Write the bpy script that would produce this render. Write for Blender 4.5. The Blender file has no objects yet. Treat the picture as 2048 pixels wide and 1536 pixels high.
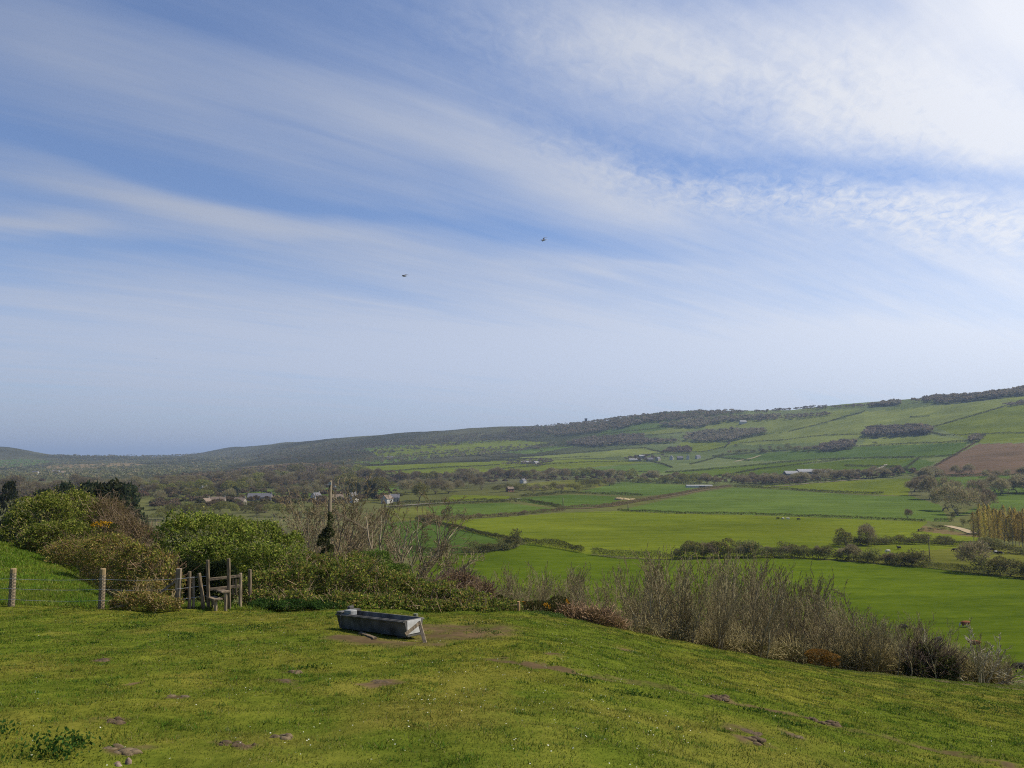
import bpy, math, random
import numpy as np
from mathutils import Vector, Matrix

S = bpy.context.scene
COL = S.collection
R = math.radians
F_PX = 1538.0                       # focal length in pixels of the 2048 px wide photograph
PITCH = math.atan(144 / F_PX)
CP, SP = math.cos(PITCH), math.sin(PITCH)

# ------------------------------------------------------------------ camera
cam_d = bpy.data.cameras.new('camera'); cam = bpy.data.objects.new('camera', cam_d); COL.objects.link(cam)
cam_d.sensor_width = 36; cam_d.lens = 36 * F_PX / 2048
cam_d.clip_start = 0.1; cam_d.clip_end = 90000
cam.location = (0, 0, 0); cam.rotation_euler = (math.pi / 2 + PITCH, 0, 0)
S.camera = cam

# ------------------------------------------------------------------ light, exposure
SUN_AZ, SUN_EL = R(76), R(49)       # azimuth to the right of the view direction (+Y)
to_sun = Vector((math.sin(SUN_AZ) * math.cos(SUN_EL), math.cos(SUN_AZ) * math.cos(SUN_EL), math.sin(SUN_EL)))
sl = bpy.data.lights.new('sun', 'SUN'); sl.energy = 4.8; sl.angle = R(0.6); sl.color = (1, .92, .76)
sun = bpy.data.objects.new('sun', sl); COL.objects.link(sun); sun.rotation_euler = to_sun.to_track_quat('Z', 'Y').to_euler()
S.view_settings.view_transform = 'Standard'; S.view_settings.look = 'None'
S.view_settings.exposure = 0.14; S.view_settings.gamma = 1.0
S.cycles.use_denoising = False; S.cycles.use_adaptive_sampling = False; S.cycles.filter_width = 1.1
S.cycles.max_bounces = 6; S.cycles.diffuse_bounces = 3; S.cycles.transmission_bounces = 3; S.cycles.volume_bounces = 0
S.cycles.transparent_max_bounces = 4

def kk(py):                          # height per metre of depth of a ray through picture row py
    v = (768 - np.asarray(py, float)) / F_PX
    return (SP + CP * v) / (CP - SP * v)
def uu(px, py):                      # sideways metres per metre of depth
    v = (768 - np.asarray(py, float)) / F_PX
    return (np.asarray(px, float) - 1024) / F_PX / (CP - SP * v)

# ------------------------------------------------------------------ sky
W = bpy.data.worlds.new('World'); S.world = W; W.use_nodes = True
nt = W.node_tree; nt.nodes.clear(); NL = nt.links.new
def N(t, **kw):
    n = nt.nodes.new(t)
    for k, v in kw.items(): setattr(n, k, v)
    return n
def M(op, a, b=None, c=None, clamp=False):
    n = N('ShaderNodeMath', operation=op, use_clamp=clamp)
    for i, x in enumerate((a, b, c)):
        if x is None: continue
        if isinstance(x, (int, float)): n.inputs[i].default_value = x
        else: NL(x, n.inputs[i])
    return n.outputs[0]
def build_sky():
    out = N('ShaderNodeOutputWorld'); bg = N('ShaderNodeBackground'); NL(bg.outputs[0], out.inputs[0])
    sky = N('ShaderNodeTexSky', sky_type='NISHITA'); sky.sun_disc = False
    sky.sun_elevation = SUN_EL; sky.sun_rotation = SUN_AZ; sky.altitude = 100; sky.air_density = 1.0; sky.dust_density = .6; sky.ozone_density = 2.5
    tc = N('ShaderNodeTexCoord'); sep = N('ShaderNodeSeparateXYZ'); NL(tc.outputs['Generated'], sep.inputs[0])
    dx, dy, dz = sep.outputs
    den = M('MAXIMUM', dy, .08); U = M('DIVIDE', dx, den); V = M('DIVIDE', dz, den)
    uv = N('ShaderNodeCombineXYZ'); NL(U, uv.inputs[0]); NL(V, uv.inputs[1])
    # cloud deck seen in perspective: streaks run towards the right of the view
    zz = M('ADD', M('MAXIMUM', dz, 0), .10)
    pl = N('ShaderNodeCombineXYZ'); NL(M('DIVIDE', dx, zz), pl.inputs[0]); NL(M('DIVIDE', dy, zz), pl.inputs[1])
    def noise(vec, rot, sc, scale, detail, rough=.55, dist=0.0, off=0):
        mp = N('ShaderNodeMapping', vector_type='TEXTURE'); NL(vec, mp.inputs[0])
        mp.inputs['Rotation'].default_value = (0, 0, rot); mp.inputs['Scale'].default_value = (sc[0], sc[1], 1)
        mp.inputs['Location'].default_value = (off, off * .7, 0)
        n = N('ShaderNodeTexNoise'); NL(mp.outputs[0], n.inputs['Vector'])
        n.inputs['Scale'].default_value = scale; n.inputs['Detail'].default_value = detail
        n.inputs['Roughness'].default_value = rough; n.inputs['Distortion'].default_value = dist
        return n
    wob = noise(pl.outputs[0], R(35), (2.6, 1), 2.2, 3)
    wv = N('ShaderNodeVectorMath', operation='SUBTRACT'); NL(wob.outputs['Color'], wv.inputs[0]); wv.inputs[1].default_value = (.5, .5, .5)
    ws = N('ShaderNodeVectorMath', operation='MULTIPLY_ADD'); NL(wv.outputs[0], ws.inputs[0]); ws.inputs[1].default_value = (.22, .11, 0); NL(uv.outputs[0], ws.inputs[2])
    UVW = ws.outputs[0]
    def lobe(cx, cy, ang, L, Wd, amp, vec=UVW):
        mp = N('ShaderNodeMapping', vector_type='TEXTURE'); NL(vec, mp.inputs[0])
        mp.inputs['Location'].default_value = (float(uu(cx, cy)), float(kk(cy)), 0)
        mp.inputs['Rotation'].default_value = (0, 0, -R(ang)); mp.inputs['Scale'].default_value = (L / F_PX, Wd / F_PX, 1)
        fl = N('ShaderNodeVectorMath', operation='MULTIPLY'); NL(mp.outputs[0], fl.inputs[0]); fl.inputs[1].default_value = (1, 1, 0)
        d = N('ShaderNodeVectorMath', operation='DOT_PRODUCT'); NL(fl.outputs[0], d.inputs[0]); NL(fl.outputs[0], d.inputs[1])
        return M('MULTIPLY', M('EXPONENT', M('MULTIPLY', d.outputs['Value'], -1.0)), amp)
    def total(rows, vec=UVW, start=None):
        acc = start
        for r in rows:
            g = lobe(*r, vec=vec); acc = g if acc is None else M('ADD', acc, g)
        return acc
    # where the cirrus lies: x, y, tilt, length, width, amount
    cover = total(SKY_COVER)
    mack = total(SKY_MACK)
    st = noise(pl.outputs[0], R(35), (5, 1), 2.6, 7, .62, .5)
    st2 = noise(pl.outputs[0], R(37), (7, 1), 5.5, 5, .6, .5, off=3)
    st3 = noise(pl.outputs[0], R(36), (13, 1), 15, 4, .62, .6, off=5)
    fine = noise(pl.outputs[0], R(70), (1.6, 1), 26, 4, .6, .8)
    fine2 = noise(pl.outputs[0], R(20), (1.3, 1), 9, 4, .6, .5, off=7)
    c = cover
    c = M('ADD', c, M('MULTIPLY', M('SUBTRACT', st.outputs[0], .5), .75))
    c = M('ADD', c, M('MULTIPLY', M('SUBTRACT', st2.outputs[0], .5), .5))
    c = M('ADD', c, M('MULTIPLY', M('SUBTRACT', st3.outputs[0], .5), .32))
    mk = M('ADD', M('MULTIPLY', M('SUBTRACT', fine.outputs[0], .5), 1.7), M('MULTIPLY', M('SUBTRACT', fine2.outputs[0], .5), 1.3))
    c = M('ADD', c, M('MULTIPLY', mk, mack))
    # low haze veil towards the horizon
    veil = M('EXPONENT', M('MULTIPLY', M('MAXIMUM', dz, 0), -5.0))
    c = M('ADD', c, M('MULTIPLY', veil, .95))
    c = M('MULTIPLY', c, 1.0, clamp=True)
    ss = N('ShaderNodeMapRange', interpolation_type='SMOOTHSTEP'); NL(c, ss.inputs[0])
    ss.inputs[1].default_value = -.44; ss.inputs[2].default_value = 1.36
    # tint of the clear sky and of the cloud
    blue = N('ShaderNodeMix', data_type='RGBA', blend_type='MULTIPLY'); blue.inputs[0].default_value = 1
    NL(sky.outputs[0], blue.inputs[6]); blue.inputs[7].default_value = SKY_TINT
    glow = total([(2300, -100, 0, 1000, 900, .95), (1700, 250, 15, 900, 500, .22)], vec=uv.outputs[0])
    low = M('EXPONENT', M('MULTIPLY', M('MAXIMUM', dz, 0), -22.0))
    dm = M('DIVIDE', M('SUBTRACT', dz, .13), .11); midb = M('MULTIPLY', M('EXPONENT', M('MULTIPLY', M('MULTIPLY', dm, dm), -1.0)), 1.25)
    bright = M('ADD', midb, M('ADD', M('SUBTRACT', M('ADD', CLOUD_B, M('MULTIPLY', glow, 3.4)), M('MULTIPLY', low, .45)), M('MULTIPLY', M('MINIMUM', U, .8), .9)))
    cl = N('ShaderNodeMix', data_type='RGBA', blend_type='MIX'); cl.inputs[6].default_value = (.72, .83, 1.09, 1); cl.inputs[7].default_value = (.945, .96, 1.0, 1)
    NL(M('ADD', glow, M('MULTIPLY', M('SUBTRACT', ss.outputs[0], .45), .55), clamp=True), cl.inputs[0])
    cb = N('ShaderNodeVectorMath', operation='SCALE'); NL(cl.outputs[2], cb.inputs[0]); NL(bright, cb.inputs['Scale'])
    mx = N('ShaderNodeMix', data_type='RGBA'); NL(ss.outputs[0], mx.inputs[0]); NL(blue.outputs[2], mx.inputs[6]); NL(cb.outputs[0], mx.inputs[7])
    NL(mx.outputs[2], bg.inputs[0]); bg.inputs[1].default_value = .1
SKY_TINT = (.82, .96, 1.2, 1)
CLOUD_B = 5.15
SKY_COVER = [
    (60, 30, 14, 300, 90, .30), (300, 180, 14, 620, 120, .30), (760, 230, 20, 420, 85, .30), (1000, 310, 16, 380, 85, .36), (1350, 375, 10, 420, 70, .38),
    (1980, 440, 14, 420, 80, .36), (280, 400, 15, 380, 50, .46), (60, 455, 4, 190, 28, .62), (620, 475, 13, 420, 50, .46),
    (150, 600, 4, 520, 40, .28), (1180, 110, 18, 260, 130, .42), (1450, 110, 14, 440, 150, .42), (1750, 160, 14, 440, 150, .40), (2080, 40, 20, 420, 230, .85),
    (750, 110, 24, 330, 50, .22), (1980, 255, 8, 300, 60, .36), (1230, 535, 2, 260, 14, .20), (1650, 620, 0, 900, 150, .34), (650, 700, 0, 1000, 100, .48), (1700, 740, 0, 700, 90, .30),
    (250, 325, 13, 520, 34, -.22), (620, 400, 10, 330, 26, -.26), (1330, 290, 14, 300, 34, -.30), (1800, 325, 3, 420, 30, -.34), (1000, 440, 9, 300, 34, -.26),
    (250, 505, 3, 380, 20, -.24), (300, 20, 20, 260, 40, -.25), (600, 110, 22, 420, 40, -.15), (1550, 190, 30, 90, 30, -.18)]
SKY_MACK = [(1500, 150, 12, 520, 150, .35), (1350, 340, 15, 360, 60, .42), (1700, 390, 6, 420, 60, .55), (1980, 460, 10, 300, 60, .5), (1000, 60, 10, 260, 90, .2), (1850, 250, 10, 300, 80, .2)]
build_sky()

# ------------------------------------------------------------------ numeric helpers
def pchip(xk, yk, x):
    xk = np.asarray(xk, float); yk = np.asarray(yk, float); x = np.clip(x, xk[0], xk[-1])
    h = np.diff(xk); d = np.diff(yk) / h; n = len(xk); m = np.zeros(n)
    for i in range(1, n - 1):
        if d[i - 1] * d[i] > 0:
            w1 = 2 * h[i] + h[i - 1]; w2 = h[i] + 2 * h[i - 1]; m[i] = (w1 + w2) / (w1 / d[i - 1] + w2 / d[i])
    m[0], m[-1] = d[0], d[-1]
    i = np.clip(np.searchsorted(xk, x) - 1, 0, n - 2); t = (x - xk[i]) / h[i]
    return ((1 + 2 * t) * (1 - t) ** 2 * yk[i] + t * (1 - t) ** 2 * h[i] * m[i] + t * t * (3 - 2 * t) * yk[i + 1] + t * t * (t - 1) * h[i] * m[i + 1])
def _hash(i, j, k=0):
    v = np.sin(i * 127.1 + j * 311.7 + k * 74.7) * 43758.5453
    return v - np.floor(v)
def vn(x, y, s=1.0, seed=0):         # value noise, 0..1
    x = np.asarray(x, float) / s + seed * 17.3; y = np.asarray(y, float) / s - seed * 9.1
    i, j = np.floor(x), np.floor(y); a, b = x - i, y - j
    a = a * a * (3 - 2 * a); b = b * b * (3 - 2 * b)
    return (_hash(i, j) * (1 - a) + _hash(i + 1, j) * a) * (1 - b) + (_hash(i, j + 1) * (1 - a) + _hash(i + 1, j + 1) * a) * b
def fbm(x, y, s, seed=0, o=3):
    t, a, w = 0, 1, 0
    for q in range(o): t = t + a * vn(x, y, s / 2 ** q, seed + q); w += a; a *= .5
    return t / w
def vn3(P, s, seed=0):
    P = np.asarray(P, float) / s + seed * 3.7; I = np.floor(P); f = P - I; f = f * f * (3 - 2 * f); r = 0
    for a in (0, 1):
        for b in (0, 1):
            for c in (0, 1):
                w = (f[:, 0] if a else 1 - f[:, 0]) * (f[:, 1] if b else 1 - f[:, 1]) * (f[:, 2] if c else 1 - f[:, 2])
                r = r + w * _hash(I[:, 0] + a, I[:, 1] + b, I[:, 2] + c)
    return r
def inpoly(px, py, poly):
    r = np.zeros(np.shape(px), bool); n = len(poly)
    for i in range(n):
        x1, y1 = poly[i]; x2, y2 = poly[(i + 1) % n]
        if y1 == y2: continue
        r ^= ((y1 > py) != (y2 > py)) & (px < (x2 - x1) * (py - y1) / (y2 - y1) + x1)
    return r
def proj(x, y, z):
    yc = CP * y + SP * z; zc = -SP * y + CP * z
    return 1024 + F_PX * x / yc, 768 - F_PX * zc / yc
def segdist(px, py, pts):
    d = np.full(np.shape(px), 1e9)
    for (x1, y1), (x2, y2) in zip(pts[:-1], pts[1:]):
        vx, vy = x2 - x1, y2 - y1; t = np.clip(((px - x1) * vx + (py - y1) * vy) / (vx * vx + vy * vy), 0, 1)
        d = np.minimum(d, np.hypot(px - x1 - t * vx, py - y1 - t * vy))
    return d

# ------------------------------------------------------------------ terrain (eye at z = 0, eye height 1.65 m)
EYE = 1.65
TAB = {
 -600: [(2,-1.9),(6,-2.4),(10,-2.9),(17,-3.75),(24,-4.3),(35,-4.8),(48,-4.6),(60,-6),(90,-12),(150,-25),(250,-37),(500,-41),(900,-42),(1500,-42),(2500,-35),(4500,80),(6000,20),(9000,-115),(45000,-140)],
 0: [(2,-1.9),(6,-2.42),(10,-2.95),(17,-3.86),(24,-4.57),(35,-5.3),(48,-5.25),(60,-8),(90,-15),(150,-27),(250,-38),(500,-42),(900,-44),(1500,-45),(2500,-44),(3500,-30),(4500,56),(6000,-20),(9000,-115),(45000,-140)],
 130: [(2,-1.9),(6,-2.42),(10,-2.95),(17,-3.86),(24,-4.6),(35,-5.45),(48,-6.3),(60,-9.6),(90,-17),(150,-28),(250,-39),(500,-42),(900,-45),(1500,-45),(2500,-42),(3500,-30),(4500,2),(6000,-20),(9000,-115),(45000,-140)],
 340: [(2,-1.9),(6,-2.42),(10,-2.95),(17,-3.86),(24.5,-4.75),(32,-6.3),(45,-10),(60,-14),(90,-21),(150,-32),(250,-40),(500,-43),(900,-46),(1500,-45),(2500,-40),(3500,-28),(5000,-2),(6000,-20),(9000,-115),(45000,-140)],
 480: [(2,-1.9),(6,-2.42),(10,-2.95),(17,-3.86),(24.5,-4.75),(32,-6.3),(45,-10),(60,-14),(90,-21),(150,-32),(250,-40),(500,-43),(900,-46),(1500,-44),(2500,-36),(3500,-18),(4500,10),(5500,64),(7000,20),(9000,-115),(45000,-140)],
 580: [(2,-1.9),(6,-2.42),(10,-2.95),(17,-3.86),(24.5,-4.78),(32,-6.3),(45,-9.7),(60,-13.5),(90,-20.5),(150,-31),(250,-39),(500,-42.5),(800,-45),(1500,-43),(2200,-30),(3000,-2),(3800,38),(4800,87),(6200,30),(9000,-115),(45000,-140)],
 680: [(2,-1.9),(6,-2.42),(10,-2.95),(17,-3.86),(24.5,-4.8),(32,-6.3),(45,-9.5),(60,-13),(90,-20),(150,-30),(250,-38),(400,-41),(700,-43),(1000,-44),(1500,-40),(2200,-18),(3000,18),(4200,96),(5500,40),(9000,-115),(45000,-140)],
 850: [(2,-1.91),(6,-2.43),(10,-2.97),(17,-3.9),(25,-4.9),(36,-7.9),(55,-13),(90,-22),(150,-32),(250,-37.5),(400,-40.5),(700,-43),(1000,-43),(1500,-37),(2200,-13),(3000,42),(3900,123),(5200,60),(9000,-115),(45000,-140)],
 1024: [(2,-1.92),(6,-2.45),(10,-3.0),(17,-3.95),(25,-4.95),(40,-9.5),(60,-16),(100,-26),(150,-33),(200,-36),(300,-38),(450,-40),(600,-41),(900,-42),(1200,-41),(1600,-33),(2200,-8),(2800,35),(3600,137),(5000,80),(9000,-115),(45000,-140)],
 1365: [(2,-1.95),(6,-2.6),(10,-3.35),(17,-4.55),(25,-5.96),(40,-11.5),(60,-18.5),(100,-28),(150,-34),(200,-36.5),(300,-38),(450,-40),(600,-41),(900,-42),(1200,-40),(1600,-28),(2000,0),(2400,48),(2900,168),(4000,110),(9000,-115),(45000,-140)],
 1700: [(2,-2.0),(6,-2.9),(10,-3.8),(17,-5.3),(27,-7.35),(40,-12.5),(60,-19.5),(100,-30),(150,-36),(200,-37.5),(300,-38.5),(450,-40),(600,-40.5),(900,-39),(1200,-27),(1500,-6),(1900,45),(2500,169),(3500,130),(9000,-115),(45000,-140)],
 2048: [(2,-2.05),(6,-3.05),(10,-4.1),(17,-5.9),(28,-8.2),(40,-12.5),(60,-18.5),(85,-25.5),(110,-30.3),(165,-35.7),(250,-38),(370,-39.5),(540,-40),(700,-37),(900,-25),(1200,5),(1600,60),(2200,191),(3000,180),(9000,-115),(45000,-140)],
 2650: [(2,-2.1),(6,-3.2),(10,-4.4),(17,-6.4),(28,-9.3),(40,-13),(60,-19),(85,-25.5),(110,-30),(165,-35),(250,-37),(370,-38),(540,-37),(700,-32),(900,-15),(1200,25),(1600,95),(2200,230),(3000,220),(9000,-115),(45000,-140)],
}
NR, NC = 900, 720
LY = np.linspace(math.log(2), math.log(45000), NR)
UG = np.concatenate([np.linspace(-2.2, -.80, 20)[:-1], np.linspace(-.80, .80, NC), np.linspace(.80, 2.2, 20)[1:]])
cu = np.array([(p - 1024) / F_PX for p in TAB])
prof = np.array([pchip(np.log([a for a, b in t]), [(b + EYE) / a for a, b in t], LY) for t in TAB.values()])   # columns x rows
MG = np.empty((len(UG), NR))
for r in range(NR): MG[:, r] = pchip(cu, prof[:, r], UG)

def bumps(x, y):                     # small relief of the pasture and of the far land
    near = np.clip(1 - (y - 30) / 25, 0, 1)
    z = near * ((fbm(x, y, 2.6, 3) - .5) * .16 + (fbm(x, y, .55, 5, 2) - .5) * .085)
    far = np.clip((y - 160) / 300, 0, 1)
    z = z + far * (fbm(x, y, 160, 8) - .5) * np.clip(y / 250, 0, 9)
    rut = np.exp(-(segdist(x, y, PATH) / .22) ** 2) * (y < 30)
    return z - rut * (.025 + .04 * vn(x, y, .7, 4))
def base_z(x, y):
    x = np.asarray(x, float); y = np.asarray(y, float); yy = np.maximum(y, 2.0)
    u = np.clip(x / yy, UG[0], UG[-1])
    r = np.clip((np.log(yy) - LY[0]) / (LY[1] - LY[0]), 0, NR - 1.001); ri = r.astype(int); rf = r - ri
    ci = np.clip(np.searchsorted(UG, u) - 1, 0, len(UG) - 2); cf = (u - UG[ci]) / (UG[ci + 1] - UG[ci])
    m = (MG[ci, ri] * (1 - cf) + MG[ci + 1, ri] * cf) * (1 - rf) + (MG[ci, ri + 1] * (1 - cf) + MG[ci + 1, ri + 1] * cf) * rf
    return m * yy - EYE
def hit(px, py, ymin=3.0, ymax=9000):         # where the sight line through a pixel meets the ground (first crossing beyond ymin)
    u = float(uu(px, py)); k = float(kk(py)); ys = np.exp(np.linspace(math.log(ymin), math.log(ymax), 1500))
    zz = base_z(u * ys, ys); ok = np.nonzero(zz >= k * ys)[0]
    if len(ok): y = ys[ok[0]]
    else: y = ys[np.argmax(zz / ys)]          # passes above everything: the skyline
    return u * y, y
PATH = [(0, 0), (0, 1)]
PATH = [hit(*p) for p in [(1000, 1322), (1130, 1340), (1290, 1366), (1420, 1392), (1600, 1432), (1750, 1470), (1900, 1508), (2048, 1545), (2200, 1580)]]
def gz(x, y): return base_z(x, y) + bumps(np.asarray(x, float), np.asarray(y, float))
def G(px, py, ymin=3.0, ymax=9000):           # a point on the ground seen at a pixel
    x, y = hit(px, py, ymin, ymax); return Vector((x, y, float(gz(x, y))))
def GY(px, Y, py=1100):                       # a point on the ground in the column px at depth Y
    x = float(uu(px, py)) * Y; return Vector((x, Y, float(gz(x, Y))))
def PT(px, py, Y): return Vector((float(uu(px, py)) * Y, Y, float(kk(py)) * Y))

# ------------------------------------------------------------------ mesh and object helpers
def mesh_np(name, V, F, C=None, smooth=False):
    me = bpy.data.meshes.new(name); V = np.asarray(V, np.float32); F = np.asarray(F, np.int32); n, k = F.shape
    me.vertices.add(len(V)); me.vertices.foreach_set('co', V.ravel())
    me.loops.add(n * k); me.loops.foreach_set('vertex_index', F.ravel())
    me.polygons.add(n); me.polygons.foreach_set('loop_start', np.arange(0, n * k, k, dtype=np.int32))
    me.polygons.foreach_set('loop_total', np.full(n, k, np.int32))
    if smooth: me.polygons.foreach_set('use_smooth', np.ones(n, bool))
    if C is not None:
        C = np.asarray(C, np.float32)
        if C.shape[1] == 3: C = np.concatenate([C, np.ones((len(C), 1), np.float32)], 1)
        at = me.attributes.new('col', 'FLOAT_COLOR', 'POINT'); at.data.foreach_set('color', C.ravel())
    me.update(); me.validate(); return me
def link(name, me, mat=None, parent=None):
    o = bpy.data.objects.new(name, me); COL.objects.link(o)
    if mat and me and not me.materials: me.materials.append(mat)
    if parent: o.parent = parent
    return o
def tag(o, label, cat, group=None, kind=None):
    if kind: o['kind'] = kind
    if label: o['label'] = label
    if cat: o['category'] = cat
    if group: o['group'] = group
    return o
def empty(name, loc, label, cat, group=None, rz=0):
    o = bpy.data.objects.new(name, None); COL.objects.link(o); o.location = loc; o.rotation_euler = (0, 0, rz); o.empty_display_size = .1
    return tag(o, label, cat, group)
def dup(root, loc, rz=0, sc=1, label=None, group=None):
    c = root.copy(); COL.objects.link(c); c.location = loc; c.rotation_euler = (0, 0, rz)
    c.scale = (sc, sc, sc) if isinstance(sc, (int, float)) else sc
    if label: c['label'] = label
    if group: c['group'] = group
    for ch in root.children:
        d = ch.copy(); COL.objects.link(d); d.parent = c
        for g in ch.children:
            e = g.copy(); COL.objects.link(e); e.parent = d
    return c
class Box:                                     # boxes, bars and prisms collected into one mesh
    def __init__(s): s.v = []; s.f = []
    def add(s, v, f):
        b = len(s.v); s.v += [tuple(p) for p in v]; s.f += [tuple(i + b for i in q) for q in f]; return s
    def box(s, c, d, rz=0, m=None):
        a, b, h = d[0] / 2, d[1] / 2, d[2] / 2; v = [Vector((x, y, z)) for z in (-h, h) for x, y in ((-a, -b), (a, -b), (a, b), (-a, b))]
        q = m or Matrix.Rotation(rz, 3, 'Z'); v = [q @ p + Vector(c) for p in v]
        return s.add(v, [(3, 2, 1, 0), (4, 5, 6, 7), (0, 1, 5, 4), (1, 2, 6, 5), (2, 3, 7, 6), (3, 0, 4, 7)])
    def bar(s, p, q, w, d=None, up=(0, 0, 1)):  # squared timber from p to q
        p, q = Vector(p), Vector(q); a = (q - p); L = a.length; a.normalize(); d = d or w
        x = a.cross(Vector(up)); x = x.normalized() if x.length > 1e-3 else Vector((1, 0, 0)); y = x.cross(a)
        return s.box((p + q) / 2, (w, d, L), m=Matrix((x, y, a)).transposed())
    def tube(s, pts, rad, n=7):
        P = [Vector(p) for p in pts]; rad = rad if hasattr(rad, '__len__') else [rad] * len(P); V = []; Fc = []
        for i, p in enumerate(P):
            a = (P[min(i + 1, len(P) - 1)] - P[max(i - 1, 0)]).normalized(); x = a.cross(Vector((.13, .97, .2))).normalized(); y = a.cross(x)
            V += [p + (x * math.cos(t) + y * math.sin(t)) * rad[i] for t in [2 * math.pi * j / n for j in range(n)]]
        for i in range(len(P) - 1):
            for j in range(n): Fc.append((i * n + j, i * n + (j + 1) % n, (i + 1) * n + (j + 1) % n, (i + 1) * n + j))
        Fc += [tuple(range(n))[::-1], tuple(range((len(P) - 1) * n, len(P) * n))]
        return s.add(V, Fc)
    def build(s, name, mat, parent=None, bevel=0, smooth=False):
        me = bpy.data.meshes.new(name); me.from_pydata(s.v, [], s.f); me.update(); o = link(name, me, mat, parent)
        if smooth: me.polygons.foreach_set('use_smooth', [True] * len(me.polygons))
        if bevel:
            b = o.modifiers.new('bevel', 'BEVEL'); b.width = bevel; b.segments = 2; b.limit_method = 'ANGLE'
        return o

# ------------------------------------------------------------------ materials
def newmat(name):
    m = bpy.data.materials.new(name); m.use_nodes = True; m.node_tree.nodes.clear(); return m, m.node_tree.nodes, m.node_tree.links.new
def mat_leaf(name, transl=.25, rnd=.25, rough=.6, spec=.2):
    m, n, l = newmat(name); out = n.new('ShaderNodeOutputMaterial')
    at = n.new('ShaderNodeAttribute'); at.attribute_name = 'col'; oi = n.new('ShaderNodeObjectInfo')
    hs = n.new('ShaderNodeHueSaturation'); l(at.outputs[0], hs.inputs['Color'])
    mr = n.new('ShaderNodeMapRange'); mr.inputs[3].default_value = 1 - rnd; mr.inputs[4].default_value = 1 + rnd; l(oi.outputs['Random'], mr.inputs[0]); l(mr.outputs[0], hs.inputs['Value'])
    mh = n.new('ShaderNodeMapRange'); mh.inputs[3].default_value = .5 - rnd * .06; mh.inputs[4].default_value = .5 + rnd * .06; l(oi.outputs['Random'], mh.inputs[0]); l(mh.outputs[0], hs.inputs['Hue'])
    p = n.new('ShaderNodeBsdfPrincipled'); p.inputs['Roughness'].default_value = rough; p.inputs['Specular IOR Level'].default_value = spec; l(hs.outputs[0], p.inputs['Base Color'])
    if transl:
        t = n.new('ShaderNodeBsdfTranslucent'); l(hs.outputs[0], t.inputs[0]); mx = n.new('ShaderNodeMixShader'); mx.inputs[0].default_value = transl
        l(p.outputs[0], mx.inputs[1]); l(t.outputs[0], mx.inputs[2]); l(mx.outputs[0], out.inputs[0])
    else: l(p.outputs[0], out.inputs[0])
    return m
def mat_noise(name, c1, c2, scale=8, rough=.85, stretch=(1, 1, 1), spec=.3, bump=.15, metal=0, detail=5, lo=.35, hi=.65):
    m, n, l = newmat(name); out = n.new('ShaderNodeOutputMaterial'); p = n.new('ShaderNodeBsdfPrincipled'); l(p.outputs[0], out.inputs[0])
    tc = n.new('ShaderNodeTexCoord'); mp = n.new('ShaderNodeMapping'); mp.inputs['Scale'].default_value = stretch; l(tc.outputs['Object'], mp.inputs[0])
    nz = n.new('ShaderNodeTexNoise'); nz.inputs['Scale'].default_value = scale; nz.inputs['Detail'].default_value = detail; l(mp.outputs[0], nz.inputs['Vector'])
    cr = n.new('ShaderNodeValToRGB'); cr.color_ramp.elements[0].position = lo; cr.color_ramp.elements[1].position = hi
    cr.color_ramp.elements[0].color = (*c1, 1); cr.color_ramp.elements[1].color = (*c2, 1); l(nz.outputs[0], cr.inputs[0]); l(cr.outputs[0], p.inputs['Base Color'])
    p.inputs['Roughness'].default_value = rough; p.inputs['Specular IOR Level'].default_value = spec; p.inputs['Metallic'].default_value = metal
    if bump:
        b = n.new('ShaderNodeBump'); b.inputs['Strength'].default_value = bump; b.inputs['Distance'].default_value = .02; l(nz.outputs[0], b.inputs['Height']); l(b.outputs[0], p.inputs['Normal'])
    return m
def mat_land(name, scales, amt=.35, rough=.95, bump=0, bscale=1):
    m, n, l = newmat(name); out = n.new('ShaderNodeOutputMaterial'); p = n.new('ShaderNodeBsdfPrincipled'); l(p.outputs[0], out.inputs[0])
    at = n.new('ShaderNodeAttribute'); at.attribute_name = 'col'; tc = n.new('ShaderNodeTexCoord'); cur = None
    for sc, st in scales:
        mp = n.new('ShaderNodeMapping'); mp.inputs['Scale'].default_value = st; mp.inputs['Rotation'].default_value = (0, 0, .25); l(tc.outputs['Object'], mp.inputs[0])
        nz = n.new('ShaderNodeTexNoise'); nz.inputs['Scale'].default_value = sc; nz.inputs['Detail'].default_value = 5; nz.inputs['Roughness'].default_value = .62; l(mp.outputs[0], nz.inputs['Vector'])
        if cur is None: cur = nz.outputs[0]
        else:
            a = n.new('ShaderNodeMath'); a.operation = 'ADD'; l(cur, a.inputs[0]); l(nz.outputs[0], a.inputs[1]); cur = a.outputs[0]
    k = len(scales); mr = n.new('ShaderNodeMapRange'); mr.inputs[1].default_value = k * .36; mr.inputs[2].default_value = k * .64
    mr.inputs[3].default_value = 1 - amt; mr.inputs[4].default_value = 1 + amt; l(cur, mr.inputs[0])
    hs = n.new('ShaderNodeHueSaturation'); l(at.outputs[0], hs.inputs['Color']); l(mr.outputs[0], hs.inputs['Value'])
    mh = n.new('ShaderNodeMapRange'); mh.inputs[1].default_value = k * .36; mh.inputs[2].default_value = k * .64; mh.inputs[3].default_value = .5 + amt * .03; mh.inputs[4].default_value = .5 - amt * .045
    l(cur, mh.inputs[0]); l(mh.outputs[0], hs.inputs['Hue']); l(hs.outputs[0], p.inputs['Base Color'])
    p.inputs['Roughness'].default_value = 1; p.inputs['Specular IOR Level'].default_value = 0
    if bump:
        b = n.new('ShaderNodeBump'); b.inputs['Strength'].default_value = bump; b.inputs['Distance'].default_value = bscale; l(cur, b.inputs['Height']); l(b.outputs[0], p.inputs['Normal'])
    return m
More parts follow.
